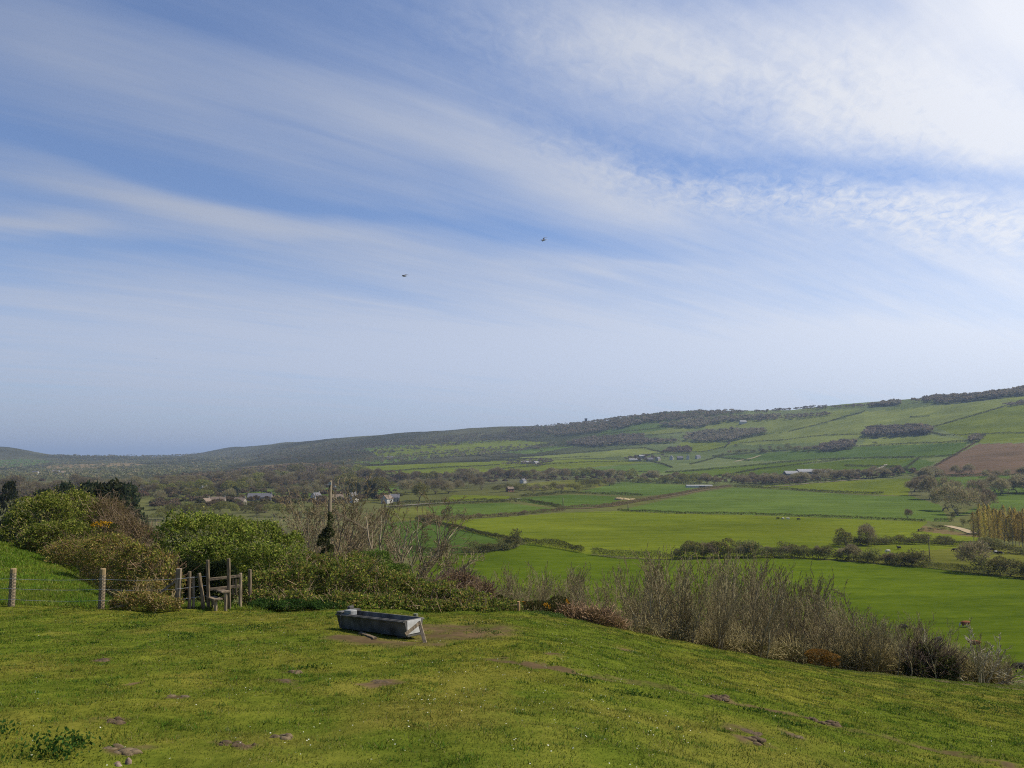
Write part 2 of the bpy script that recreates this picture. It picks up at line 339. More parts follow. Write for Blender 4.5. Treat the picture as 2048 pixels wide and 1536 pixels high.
M_LEAF = mat_leaf('leaves_attr', .36, .2, .8, .02); M_FAR = mat_leaf('far_crowns', .45, .28, .9, 0); M_TWIG = mat_leaf('twigs', 0, .22, .95, 0); M_GRASS = mat_leaf('grass_blades', .35, .0, .8, .02)
M_BARK = mat_noise('bark', (.07, .055, .04), (.2, .165, .12), 14, stretch=(1, 1, .25))
M_PAST = mat_land('pasture_turf', [(.9, (1, 1, 1)), (9, (1, 1, 1))], .35, bump=.4, bscale=.02)
M_LAND = mat_land('valley_turf', [(.012, (1, 1, 1)), (.05, (.35, 1.6, 1)), (.28, (.35, 1, 1)), (.9, (.45, 1, 1))], .46)
M_WOOD = mat_noise('weathered_timber', (.07, .05, .03), (.24, .18, .11), 9, stretch=(3, 3, .35), bump=.4)
M_WOOD2 = mat_noise('pale_timber', (.13, .10, .065), (.36, .28, .18), 9, stretch=(3, 3, .35), bump=.4)
M_PLANK = mat_noise('grey_board', (.11, .08, .055), (.29, .22, .14), 7, stretch=(.4, 3, 3), bump=.4)
M_WIRE = mat_noise('galvanised_wire', (.3, .3, .29), (.55, .55, .53), 30, rough=.45, metal=.6, bump=0)

# ------------------------------------------------------------------ ground sheet, cut into pasture, slopes, fields
GREENS = dict(pale=(.13, .155, .035), near=(.085, .125, .006), bright=(.067, .100, .007), light=(.102, .128, .012), mid=(.076, .115, .022), dark=(.058, .095, .017), blue=(.07, .108, .023),
              olive=(.105, .11, .02), brown=(.13, .10, .045), soil=(.125, .085, .05), rough=(.105, .115, .025), tan=(.17, .13, .065), wood=(.098, .098, .05))
FIELDS = [   # label, colour, outline in picture pixels, nearest depth
 ('bright green pasture in the valley bottom below the bushy hedge', 'bright', [(840,1118),(925,1108),(1010,1098),(1060,1086),(1170,1107),(1240,1118),(1340,1120),(1550,1116),(1670,1121),(1770,1129),(1840,1134),(1940,1146),(2048,1156),(2300,1190),(2300,1450),(600,1450),(700,1200)], 105),
 ('dark green triangular field left of the diagonal hedge', 'dark', [(770,1048),(832,1041),(908,1056),(976,1073),(1012,1082),(985,1090),(925,1106),(860,1112),(740,1120)], 150),
 ('broad light green field in the middle of the valley', 'light', [(835,1040),(890,1042),(1010,1034),(1130,1025),(1235,1022),(1342,1027),(1513,1031),(1703,1038),(1856,1043),(1835,1062),(1960,1075),(1950,1092),(1670,1119),(1550,1116),(1340,1120),(1170,1107),(1060,1086),(1012,1082),(908,1056)], 150),
 ('long green field above the hedge line, right of the brown track', 'mid', [(1235,1021),(1330,1000),(1400,985),(1468,975),(1581,980),(1700,989),(1767,992),(1820,992),(1880,1010),(1900,1044),(1852,1042),(1703,1037),(1513,1030),(1342,1026)], 200),
 ('sunlit green strip field below the farm buildings', 'light', [(1475,974),(1551,970),(1669,963),(1805,957),(1824,958),(1816,992),(1767,990),(1700,987),(1581,978)], 300),
 ('dark green field left of the straw heap', 'dark', [(1020,997),(1137,989),(1232,993),(1240,1000),(1205,1013),(1130,1016),(1061,1006)], 300),
 ('pale green field under the long hedge and polytunnel', 'blue', [(1160,983),(1246,964),(1393,971),(1400,975),(1342,987),(1290,992),(1222,989)], 300),
 ('mid green field left of the brown embankment', 'mid', [(850,1015),(901,1009),(1010,1005),(1106,1017),(1100,1024),(1010,1029),(914,1031),(870,1030)], 300),
 ('rough olive field above the diagonal hedge', 'rough', [(770,1020),(850,1012),(880,1030),(1010,1030),(890,1042),(832,1040),(780,1045)], 250),
 ('light green strip beyond the valley lane', 'light', [(905,990),(1020,992),(1020,998),(1000,1002),(890,1003)], 300),
 ('small green paddock by the conifers', 'mid', [(755,963),(810,963),(820,975),(755,990)], 300),
 ('green paddock behind the village roofs', 'mid', [(480,985),(560,978),(650,975),(700,985),(650,992),(500,992)], 300),
 ('pale strip of grass along the tree belt', 'olive', [(1040,968),(1150,959),(1230,961),(1200,975),(1130,980),(1050,978)], 400),
 ('ploughed brown field on the right slope', 'soil', [(1845,948),(1880,925),(1957,888),(2048,886),(2400,890),(2400,956),(2048,949),(1921,953)], 500),
 ('strong green field below the ploughed slope', 'mid', [(1870,955),(2048,950),(2300,955),(2300,985),(2048,990),(1990,1000),(1880,985)], 400),
 ('green field beside the poplars', 'mid', [(1985,1000),(2048,990),(2300,985),(2300,1030),(2048,1022),(1960,1020),(1900,1038)], 300),
 ('dark green crop field below the hillside hedge', 'dark', [(1425,914),(1560,904),(1701,894),(1936,885),(1915,912),(1760,917),(1635,919),(1500,922)], 700),
 ('bright green field above the farm', 'bright', [(1430,953),(1600,930),(1690,920),(1760,917),(1830,917),(1790,935),(1640,945),(1520,952)], 600),
 ('green field behind the farm sheds', 'dark', [(1690,932),(1780,917),(1838,917),(1870,925),(1840,945),(1760,950),(1680,945)], 600),
 ('bright field between hedges on the lower hill', 'bright', [(1320,945),(1460,932),(1640,920),(1560,940),(1430,953)], 600),
 ('light green field above the tree belt', 'mid', [(1000,950),(1120,940),(1310,926),(1345,935),(1320,946),(1150,952)], 600),
 ('green field on the lower slope left of the belt', 'light', [(690,935),(830,928),(1000,922),(1180,918),(1300,925),(1000,948),(820,948),(720,945)], 700),
 ('green field above the farmstead', 'pale', [(1000,918),(1180,905),(1290,896),(1330,905),(1270,912),(1080,920)], 900),
 ('green hill field below the square wood', 'light', [(1330,905),(1366,884),(1460,884),(1500,880),(1450,895),(1400,905)], 900),
 ('pale green hill pasture right of the square wood', 'pale', [(1460,884),(1535,868),(1576,865),(1660,845),(1730,824),(1900,810),(2048,792),(2300,780),(2300,850),(2048,808),(1980,818),(1860,856),(1730,878),(1640,885),(1500,890)], 900),
 ('upper hill pasture under the skyline wood', 'pale', [(1250,870),(1366,850),(1550,832),(1720,818),(1660,843),(1576,864),(1532,866),(1532,855),(1400,858),(1280,872)], 900),
 ('bright green field high on the right slope', 'light', [(1862,852),(1980,818),(2048,808),(2400,800),(2400,890),(2048,884),(1960,886),(1940,880)], 800),
 ('green hill field above the dark crop', 'pale', [(1720,895),(1730,878),(1855,868),(1930,880),(1936,885)], 800),
 ('narrow green field under the wooded skyline', 'blue', [(1180,872),(1250,850),(1340,846),(1330,860),(1250,872)], 1200),
 ('hazy green field on the far slope', 'light', [(740,900),(900,884),(1000,880),(1100,885),(1000,905),(860,915),(760,915)], 1200),
 ('thin hazy green field high on the left slope', 'blue', [(880,893),(960,886),(1040,880),(1060,884),(960,892)], 1500),
 ('long hazy strip field in the middle of the left slope', 'mid', [(700,925),(820,915),(860,916),(760,928)], 1300),
 ('small hazy field below the skyline on the left slope', 'blue', [(700,900),(780,890),(830,890),(740,904)], 1500),
 ('hazy strip field right of the wooded left slope', 'mid', [(1000,905),(1100,893),(1150,893),(1060,908)], 1200),
 ('hazy green field at the far left', 'blue', [(-80,925),(40,918),(110,922),(60,932),(-80,938)], 1200),
 ('tan heath strip in the far left distance', 'tan', [(100,930),(260,926),(300,930),(180,936),(90,938)], 1000),
 ('dry brown heath on the low hill', 'brown', [(480,935),(600,925),(680,930),(690,945),(560,948)], 900),
 ('dull green grazing right of the bushy hedge', 'olive', [(1670,1085),(1850,1080),(2048,1090),(2300,1100),(2300,1185),(2048,1155),(1840,1133),(1670,1119)], 180),
 ('brown trodden field corner by the stile track', 'brown', [(1770,1062),(1850,1052),(1960,1072),(1950,1088),(1850,1090),(1780,1078)], 200),
]
def soil_mask(x, y):                           # trodden earth round the trough, along the path and at the gateways
    a = np.hypot((x - TR_MUD[0]) / 1.0, (y - TR_MUD[1]) / 1.35); b = segdist(x, y, TR_FRONT)
    n = fbm(x, y, .6, 21); n2 = fbm(x, y, .22, 22, 2)
    m = np.clip(1.7 - a + (n - .5) * 1.6, 0, 1) * np.clip(.9 + (n2 - .4) * 1.6, 0, 1)
    m = np.maximum(m, np.clip(1.5 - b / .42 + (n - .5) * 1.3, 0, 1) * np.clip(.85 + (n2 - .4) * 1.6, 0, 1))
    pth = segdist(x, y, PATH); on = np.clip((fbm(x, y, 1.7, 25, 2) - .33) * 4.5, .0, 1)
    m = np.maximum(m, np.clip(1.5 - pth / .23 + (n2 - .5) * 3.2, 0, 1) * (.5 + .5 * on))
    for (sx, sy, r) in SCARS: m = np.maximum(m, np.clip(1.2 - np.hypot((x - sx) / r, (y - sy) / r * .75) + (n2 - .5) * 2.2, 0, 1))
    return m
TR_A = hit(692, 1258); TR_B = hit(829, 1277)
TR_MUD = hit(922, 1264); TR_FRONT = [hit(700, 1272), hit(760, 1284), hit(850, 1289)]
SCARS = [(*hit(a, b), r) for a, b, r in [(222,1449,.14),(240,1508,.17),(205,1322,.14),(352,1395,.13),(585,1342,.12),(572,1358,.15),(598,1368,.08),(760,1360,.25),(452,1486,.12),(491,1493,.09),(1490,1467,.2),(1505,1484,.2),(1585,1481,.13),(1415,1390,.15),(1628,1437,.22),(1250,1297,.3),(265,1364,.12),(1100,1312,.2)]]
def turf_col(x, y):
    a = fbm(x, y, 3.2, 11); b = fbm(x, y, .8, 12, 2); c = fbm(x, y, 7, 13, 2); t = np.clip((a - .42) * 3.2 + (b - .5) * 1.2, 0, 1)[..., None]
    dry = np.clip((c - .5) * 2.4 + (b - .5) * 2 - .2, 0, 1)[..., None] * .5
    g = (1 - t) * np.array((.09, .116, .014)) + t * np.array((.126, .13, .019))
    g = g * (1 - dry) + dry * np.array((.165, .14, .03))
    s = soil_mask(x, y)[..., None] * .95
    return g * (1 - s) + s * (np.array((.10, .07, .038)) * (.65 + .7 * b[..., None]))
def build_ground():
    nu = len(UG); Yg = np.unique(np.concatenate([np.exp(LY), np.exp(np.linspace(math.log(5), math.log(32), 520))])); NR = len(Yg); X = UG[:, None] * Yg[None, :]; Yy = np.broadcast_to(Yg[None, :], X.shape); Z = gz(X, Yy)
    V = np.stack([X, Yy, Z], -1)               # columns x rows
    cx = (X[:-1, :-1] + X[1:, 1:]) / 2; cy = (Yy[:-1, :-1] + Yy[1:, 1:]) / 2; cz = (Z[:-1, :-1] + Z[1:, 1:]) / 2
    px, py = proj(cx, cy, cz)
    I, J = np.meshgrid(np.arange(nu - 1), np.arange(NR - 1), indexing='ij')
    quad = np.stack([I * NR + J, (I + 1) * NR + J, (I + 1) * NR + J + 1, I * NR + J + 1], -1)
    fid = np.full(cx.shape, -1)
    for i, (lab, c, poly, ymin) in enumerate(FIELDS):
        fid[inpoly(px, py, poly) & (cy > ymin) & (fid == -1)] = i
    fid[(fid == -1) & (cy < 27)] = -2; fid[(fid == -1) & (cy < 110)] = -3
    Vf = V.reshape(-1, 3)
    nb = fbm(Vf[:, 0], Vf[:, 1], 60, 31)[:, None]; nb2 = fbm(Vf[:, 0], Vf[:, 1], 400, 32)[:, None]
    def piece(name, mask, colf, mat, label=None):
        q = quad[mask]
        if not len(q): return None
        ids, inv = np.unique(q, return_inverse=True); P = Vf[ids]; me = mesh_np(name, P, inv.reshape(-1, 4), colf(P, ids), True)
        o = link(name, me, mat); o['kind'] = 'structure'
        if label: o['label'] = label
        return o
    piece('pasture', fid == -2, lambda P, i: turf_col(P[:, 0], P[:, 1]), M_PAST, 'close cropped foreground pasture sloping down to the right')
    def slope(P, i):
        a = np.clip((fbm(P[:, 0], P[:, 1], 6, 41) - .4) * 4, 0, 1)[:, None]; lit = np.array((.10, .08, .045)) * (1 - a) + a * np.array((.07, .085, .025))
        bank = ((P[:, 0] / P[:, 1]) < -.52)[:, None] & (P[:, 1] < 52)[:, None]
        return np.where(bank, turf_col(P[:, 0], P[:, 1]) * np.array((1.0, 1.25, 1.)), lit)
    piece('hillside', fid == -3, slope, M_PAST, 'scrubby slope falling from the pasture to the valley')
    gh = lambda P: (np.clip((P[:, 1:2] - 800) / 500, 0, 1) * np.clip((P[:, 0:1] / P[:, 1:2]) * 6 - .1, 0, 1)) * np.array((.03, .055, .008))
    piece('valley', fid == -1, lambda P, i: gh(P) + np.array(GREENS['wood']) * (.5 + nb[i]) * (1 - nb2[i]) + np.array(GREENS['rough']) * (nb2[i] * np.clip(1.35 - P[:, 1:2] / 1400, .1, 1)), M_LAND, 'valley floor and far hills')
    for i, (lab, c, poly, ymin) in enumerate(FIELDS):
        g = np.array(GREENS[c])
        piece('ploughed_field' if c == 'soil' else 'field', fid == i, lambda P, k: g * (.8 + .4 * nb[k]) * (1 + .1 * (nb2[k] - .5)), M_LAND, lab)
    # the hillside the camera stands on, behind the view
    b = Box(); xs = np.linspace(-2.2, 2.2, 9) * 2
    fr = [(float(x), 2.0, float(gz(x, 2.0))) for x in xs]; bk = [(float(x) * 14, -60, 5.0) for x in xs]
    b.add(fr + bk, [(i, i + 1, 10 + i, 9 + i)[::-1] for i in range(8)])
    me = bpy.data.meshes.new('hillside_behind'); me.from_pydata(b.v, [], b.f); C = np.tile(np.array([[.08, .12, .015, 1]], np.float32), (18, 1))
    at = me.attributes.new('col', 'FLOAT_COLOR', 'POINT'); at.data.foreach_set('color', C.ravel()); o = link('pasture_slope', me, M_PAST); o['kind'] = 'structure'
    # the sea beyond the hills
    m, n, l = newmat('sea_water'); out = n.new('ShaderNodeOutputMaterial'); p = n.new('ShaderNodeBsdfPrincipled'); l(p.outputs[0], out.inputs[0])
    p.inputs['Base Color'].default_value = (.05, .09, .13, 1); p.inputs['Roughness'].default_value = .25
    nz = n.new('ShaderNodeTexNoise'); nz.inputs['Scale'].default_value = .02; bp = n.new('ShaderNodeBump'); bp.inputs['Strength'].default_value = .3; l(nz.outputs[0], bp.inputs['Height']); l(bp.outputs[0], p.inputs['Normal'])
    me = bpy.data.meshes.new('sea'); me.from_pydata([(-40000, 6500, -108), (40000, 6500, -108), (40000, 44000, -108), (-40000, 44000, -108)], [], [(0, 1, 2, 3)]); link('sea', me, m)['kind'] = 'structure'
build_ground()

# ------------------------------------------------------------------ foliage builders
def rng_(s): return np.random.default_rng(s)
def unit(rng, n):
    v = rng.normal(size=(n, 3)); return v / np.linalg.norm(v, axis=1, keepdims=True)
def leaf_geo(P, size, C, rng, asp=.55, axis=None, tri=False):
    n = len(P); d = unit(rng, n)
    if axis is not None: d = d * .6 + axis; d /= np.linalg.norm(d, axis=1, keepdims=True)
    s = np.cross(d, unit(rng, n)); s /= np.linalg.norm(s, axis=1, keepdims=True) + 1e-9
    size = np.broadcast_to(size, (n,))[:, None]; a = d * size * .5; b = s * size * asp * .5
    V = np.stack([P - a, P + b, P + a, P - b], 1).reshape(-1, 3); return V, np.arange(4 * n).reshape(n, 4), np.repeat(C, 4, 0)
def merge(parts):
    V, Fc, C, o = [], [], [], 0
    for v, f, c in parts: V.append(v); Fc.append(f + o); C.append(c); o += len(v)
    return np.concatenate(V), np.concatenate(Fc), np.concatenate(C)
def tube_geo(seg, col, rng, n=3, var=.25):      # seg: k x 8 = p0 p1 r0 r1
    seg = np.asarray(seg, float); k = len(seg); p0, p1 = seg[:, :3], seg[:, 3:6]; d = p1 - p0; d /= np.linalg.norm(d, axis=1, keepdims=True) + 1e-9
    h = np.where(np.abs(d[:, 2:3]) > .9, np.array([[1., 0, 0]]), np.array([[0, 0, 1.]])); x = np.cross(d, h); x /= np.linalg.norm(x, axis=1, keepdims=True); y = np.cross(d, x)
    V = np.empty((k, 2, n, 3))
    for j in range(n):
        q = x * math.cos(2 * math.pi * j / n) + y * math.sin(2 * math.pi * j / n); V[:, 0, j] = p0 + q * seg[:, 6:7]; V[:, 1, j] = p1 + q * seg[:, 7:8]
    b = (np.arange(k) * 2 * n)[:, None]; Fc = np.concatenate([np.stack([b[:, 0] + j, b[:, 0] + (j + 1) % n, b[:, 0] + n + (j + 1) % n, b[:, 0] + n + j], 1) for j in range(n)])
    C = np.repeat(np.asarray(col)[None] * (1 + rng.uniform(-var, var, (k, 1))), 2 * n, 0); return V.reshape(-1, 3), Fc, C
def branches(rng, p, d, L, r, depth, nch, ang, up=.15, wig=.12, shrink=.6, seg=4, lvl=0, out=None, start=.25, minr=.004):
    if out is None: out = []
    p = np.array(p, float); d = np.array(d, float); d /= np.linalg.norm(d); pts = [p]; dirs = [d]
    for i in range(seg):
        d = d + rng.normal(size=3) * wig + np.array([0, 0, up]) * .5; d /= np.linalg.norm(d); p = p + d * L / seg; pts.append(p); dirs.append(d)
    rr = [max(minr, r * (1 - .72 * i / seg)) for i in range(seg + 1)]
    for i in range(seg): out.append((lvl, np.concatenate([pts[i], pts[i + 1], [rr[i], rr[i + 1]]])))
    if depth > 0:
        k = nch[lvl] if lvl < len(nch) else nch[-1]
        for c in range(k):
            t = start + (1 - start) * (c + rng.random()) / k; i = min(int(t * seg), seg - 1); f = t * seg - i
            q = pts[i] * (1 - f) + pts[i + 1] * f; a = rng.normal(size=3); a -= dirs[i] * a.dot(dirs[i]); a /= np.linalg.norm(a) + 1e-9
            th = ang * rng.uniform(.6, 1.35); nd = dirs[i] * math.cos(th) + a * math.sin(th)
            branches(rng, q, nd, L * shrink * rng.uniform(.65, 1.15) * (1.12 - .45 * t), rr[i] * .58, depth - 1, nch, ang, up, wig, shrink, max(2, seg - 1), lvl + 1, out, start, minr)
    return out
def split(out, cut): return [s for l, s in out if l <= cut], [s for l, s in out if l > cut]

def colmix(rng, n, cols, w=None, var=.2):
    cols = np.asarray(cols, float); i = rng.choice(len(cols), n, p=w); return cols[i] * (1 + rng.uniform(-var, var, (n, 1)))
def lobes_pts(rng, n, lobes, shell=.16, rough=.28, ns=.9, low=-.55):
    L = np.asarray(lobes, float); wt = (L[:, 3] * L[:, 5] + L[:, 3] * L[:, 4]); wt /= wt.sum(); i = rng.choice(len(L), int(n * 1.7), p=wt)
    d = unit(rng, len(i)); d[:, 2] = np.where(d[:, 2] < low, -d[:, 2], d[:, 2]); c = L[i, :3]; r = L[i, 3:6]
    P0 = c + d * r; nz = vn3(P0, ns, 1) * .6 + vn3(P0, ns * .4, 2) * .4
    f = 1 - np.abs(rng.normal(size=len(i))) * shell + (nz - .55) * rough * 2
    P = c + d * r * f[:, None]; keep = np.ones(len(P), bool)
    for q in range(len(L)):
        e = np.linalg.norm((P - L[q, :3]) / L[q, 3:6], axis=1); keep &= (e > .62) | (i == q)
    P, d, c = P[keep][:n], d[keep][:n], c[keep][:n]; k = rng.random(len(P)) < .07; P[k] = c[k] + (P[k] - c[k]) * rng.uniform(1.02, 1.25, (k.sum(), 1)); return P, d
def px_lobe(px, py, Y, rx, ry, dz=1.0):         # an ellipsoid given by what it covers in the photograph, at depth Y
    c = PT(px, py, Y); a, b = rx * Y / F_PX, ry * Y / F_PX; return (c.x, c.y, c.z, a, max(a, b) * .75 * dz, b)
def clip_ground(P, d, lift=.02):
    g = base_z(P[:, 0], P[:, 1]); ok = P[:, 2] > g - .05; return P[ok], d[ok]
def leafy(name, label, cat, lobes, n, size, cols, w=None, seed=1, group=None, shell=.16, rough=.28, twigs=0, twcol=(.13, .10, .07), mat=None, ns=.9, asp=.55, twl=.5, low=-.55, skirt=True):
    rng = rng_(seed); lobes = list(lobes)
    if skirt:                                   # the lowest growth reaches the ground
        ex = []
        for (x, y, z, a, b, c) in lobes:
            g = float(base_z(x, y)); bot = z - c
            if bot > g + .05: ex.append((x, y, (z + g) / 2, a * .85, b * .85, max(.2, (z - g) * .55)))
        lobes += ex
    P, d = lobes_pts(rng, n, lobes, shell, rough, ns, low); P, d = clip_ground(P, d)
    C = colmix(rng, len(P), cols, w); t = vn3(P, ns * .8, 5); C = C * (.72 + .56 * t)[:, None]
    V, Fc, Cc = leaf_geo(P, size * rng.uniform(.6, 1.3, len(P)), C, rng, asp, axis=d * .35 + np.array([0, 0, .15]))
    root = empty(name, (lobes[0][0], lobes[0][1], float(base_z(lobes[0][0], lobes[0][1]))), label, cat, group)
    V = V - np.array(root.location); link('foliage', mesh_np('foliage', V, Fc, Cc), mat or M_LEAF, root)
    if twigs:
        seg = []; L = np.asarray(lobes)
        Pt, dt = lobes_pts(rng, twigs, lobes, .35, .2, ns, -.2); Pt, dt = clip_ground(Pt, dt)
        for p, q in zip(Pt, dt):
            q = q + np.array([0, 0, .45]) + rng.normal(size=3) * .45; q /= np.linalg.norm(q); l = twl * rng.uniform(.5, 1.4); m = p + q * l * .5 + rng.normal(size=3) * l * .06
            r = .011 * rng.uniform(.6, 1.4); seg.append(np.concatenate([p - q * l * .4, m, [r, r * .8]])); seg.append(np.concatenate([m, p + q * l * .6 + rng.normal(size=3) * l * .1, [r * .8, r * .35]]))
        v, f, c = tube_geo(seg, twcol, rng, 3, .4); link('twigs', mesh_np('twigs', v - np.array(root.location), f, c), M_TWIG, root)
    return root

# ------------------------------------------------------------------ grass of the pasture
def build_grass():
    rng = rng_(5); n = 900000
    Y = rng.uniform(5.2, 30, n); u = rng.uniform(-.78, .82, n); x = u * Y
    k2 = int(n * .10); Y[:k2] = rng.uniform(24, 50, k2); u[:k2] = rng.uniform(-.75, -.5, k2); x = u * Y
    nt_ = 900; ty = rng.uniform(5.4, 26, nt_); tx = rng.uniform(-.76, .8, nt_) * ty; q = np.repeat(np.arange(nt_), 40); tr = rng.normal(size=(len(q), 2)) * (.035 + .05 * rng.random(nt_))[q][:, None]
    x = np.concatenate([x, tx[q] + tr[:, 0] * 1.4]); Y = np.concatenate([Y, ty[q] + tr[:, 1]]); u = x / Y; tall = np.zeros(len(x), bool); tall[n:] = True; n = len(x)
    s = soil_mask(x, Y); tuft = fbm(x, Y, .35, 51, 2); ok = (rng.random(n) > s * 1.25) & (rng.random(n) < .6 + .9 * tuft)
    x, Y, u, tuft, tall = x[ok], Y[ok], u[ok], tuft[ok], tall[ok]; n = len(x); z = gz(x, Y)
    L = (.016 + .034 * tuft ** 2) * rng.uniform(.6, 1.5, n) * (1 + Y * .012); L = np.where(tall, L * 1.3 + .028, L); fl = (Y > 24.2) & (u < -.3); L = np.where(fl, L * 3.6, L)
    w = .0038 * (Y / 7) ** .9 * rng.uniform(.7, 1.4, n)
    az = rng.uniform(0, 2 * np.pi, n); lean = rng.uniform(.45, 1.4, n); dx, dy = np.cos(az), np.sin(az)
    C = 1.12 * turf_col(x, Y) * rng.uniform(.6, 1.6, (n, 1)) * (.75 + .5 * vn(x, Y, .09, 71))[:, None]; dead = rng.random(n) < .07; C[dead] = np.array((.26, .22, .09)) * rng.uniform(.7, 1.2, (dead.sum(), 1))
    lush = rng.random(n) < .18; C[lush] = C[lush] * np.array((.6, .95, .8))
    C[tall] = C[tall] * np.array((.62, .86, .8)); C[fl] = C[fl] * np.array((1.1, 1.25, 1.1))
    B = np.stack([x, Y, z - .004], 1); sd = np.stack([-dy, dx, 0 * dx], 1) * w[:, None]; tip = B + np.stack([dx * np.sin(lean) * L, dy * np.sin(lean) * L, np.cos(lean) * L], 1)
    V = np.stack([B - sd, B + sd, tip], 1).reshape(-1, 3)
    tag(link('grass', mesh_np('grass', V, np.arange(3 * n).reshape(n, 3), np.repeat(C, 3, 0)), M_GRASS), 'short cropped grass and moss covering the foreground pasture', 'grass', kind='stuff')
    # daisies
    n = 1100; Y = rng.uniform(5.5, 22, n); u = np.clip(rng.normal(.0, .28, n), -.6, .6); x = u * Y; ok = fbm(x, Y, 1.6, 61, 2) > .47; x, Y = x[ok], Y[ok]; n = len(x); r = .0065 * rng.uniform(.7, 1.3, n); z = gz(x, Y) + .035
    a = rng.normal(size=(n, 2)) * .3; V = np.stack([np.stack([x + r * math.cos(t), Y + r * math.sin(t), z + r * (a[:, 0] * math.cos(t) + a[:, 1] * math.sin(t))], 1) for t in np.arange(6) * math.pi / 3], 1).reshape(-1, 3)
    me = mesh_np('daisies', V, np.arange(6 * n).reshape(n, 6), np.tile(np.array([[.75, .75, .62]]), (6 * n, 1)))
    tag(link('daisies', me, M_GRASS), 'tiny white daisies scattered through the short turf', 'daisies', kind='stuff')
build_grass()

# ------------------------------------------------------------------ dung, clods and weeds on the pasture
M_DUNG = mat_noise('dung', (.045, .03, .016), (.125, .085, .045), 22, rough=.95, bump=.8)
M_CLOD = mat_noise('clod', (.07, .05, .026), (.17, .125, .07), 18, rough=.95, bump=.8)
M_STONE = mat_noise('stone', (.2, .13, .1), (.34, .26, .2), 16, rough=.9, bump=.5)
def lump(name, label, cat, px, py, w, h, mat, seed, group, n=9):
    rng = random.Random(seed); p = G(px, py); root = empty(name, p, label, cat, group); me = bpy.data.meshes.new(name); b = Box()
    for q in range(n):                          # a crusty heap of fused clods
        a = rng.uniform(0, 6.28); rr = w * .5 * math.sqrt(rng.random()) * .8; r = w * rng.uniform(.12, .26); cx, cy = rr * math.cos(a) * 1.25, rr * math.sin(a) * .9; V, Fc = [], []
        hh = h * rng.uniform(.3, .75); ns, nr = 8, 3
        for i in range(nr):
            t = i / nr * math.pi / 2
            for j in range(ns):
                e = 2 * math.pi * j / ns; rj = r * math.cos(t) * rng.uniform(.75, 1.25); V.append((cx + rj * math.cos(e) * 1.2, cy + rj * math.sin(e), hh * math.sin(t) * rng.uniform(.8, 1.1) - .012))
        V.append((cx, cy, hh - .01))
        for i in range(nr - 1):
            for j in range(ns): Fc.append((i * ns + j, i * ns + (j + 1) % ns, (i + 1) * ns + (j + 1) % ns, (i + 1) * ns + j))
        for j in range(ns): Fc.append(((nr - 1) * ns + j, (nr - 1) * ns + (j + 1) % ns, len(V) - 1))
        b.add(V, Fc)
    b.build('crust', mat, root, smooth=True); return root
for i, (px, py, w, h, lab) in enumerate([
    (563, 1475, .22, .06, 'dark round cow pat alone in the grass near the bottom edge'), (455, 1487, .2, .045, 'crumbly brown cow pat left of a smaller one'),
    (490, 1493, .17, .05, 'small dark cow pat right of a crumbly one'), (585, 1342, .22, .06, 'dark cow pat topmost of the dung group below the trough'),
    (572, 1358, .28, .04, 'wide flat cow pat in the middle of the dung group'), (206, 1323, .3, .05, 'flat brown cow pat below the weeds near the fence'),
    (352, 1395, .26, .035, 'spread dry cow pat in yellowish turf'), (760, 1361, .34, .03, 'scattered crumbled dung below the trough'),
    (222, 1450, .26, .05, 'reddish brown cow pat on the lush patch at lower left'), (240, 1507, .36, .045, 'broad crumbled cow pat above the round stone'),
    (1500, 1485, .34, .05, 'dark spread cow pat on the slope below the rut'), (1490, 1468, .34, .03, 'pale dry cow pat just above a darker one'),
    (1585, 1481, .2, .04, 'small cow pat right of the dark spread one')]):
    lump('cow_pat', lab, 'cow pat', px, py, w, h, M_DUNG if i % 3 else M_CLOD, i, 'cow pats on the foreground pasture')
for i, (px, py, lab) in enumerate([(1418, 1391, 'dark clod of turned earth on the upper part of the rut'), (1440, 1394, 'smaller earth clod beside the rut'), (1628, 1437, 'long dark clump of earth half way down the rut'), (1660, 1444, 'low earth clod just right of the long clump')]):
    lump('earth_clod', lab, 'earth clod', px, py, .3, .09, M_DUNG, 40 + i, 'earth clods along the rut')
lump('stone', 'round reddish stone in the grass at the lower left', 'stone', 246, 1528, .13, .08, M_STONE, 61, None, 3)
def weed(px, py, w, h, n, label, seed, col=(.035, .068, .012), sz=.042):
    p = G(px, py); rng = rng_(seed); P = rng.normal(size=(n, 3)) * np.array([w * .42, w * .3, h * .25]) + np.array([0, 0, h * .38])
    P[:, 2] = np.abs(P[:, 2]); P[:, 2] += gz(P[:, 0] + p.x, P[:, 1] + p.y) - p.z; C = colmix(rng, n, [col, (.05, .1, .02)], [.7, .3], .3)
    V, Fc, Cc = leaf_geo(P, sz * rng.uniform(.5, 1.3, n), C, rng, .45, axis=np.array([[0, 0, .5]])); r = empty('weed_clump', p, label, 'weeds', 'weed clumps on the pasture')
    link('foliage', mesh_np('foliage', V, Fc, Cc), M_LEAF, r)
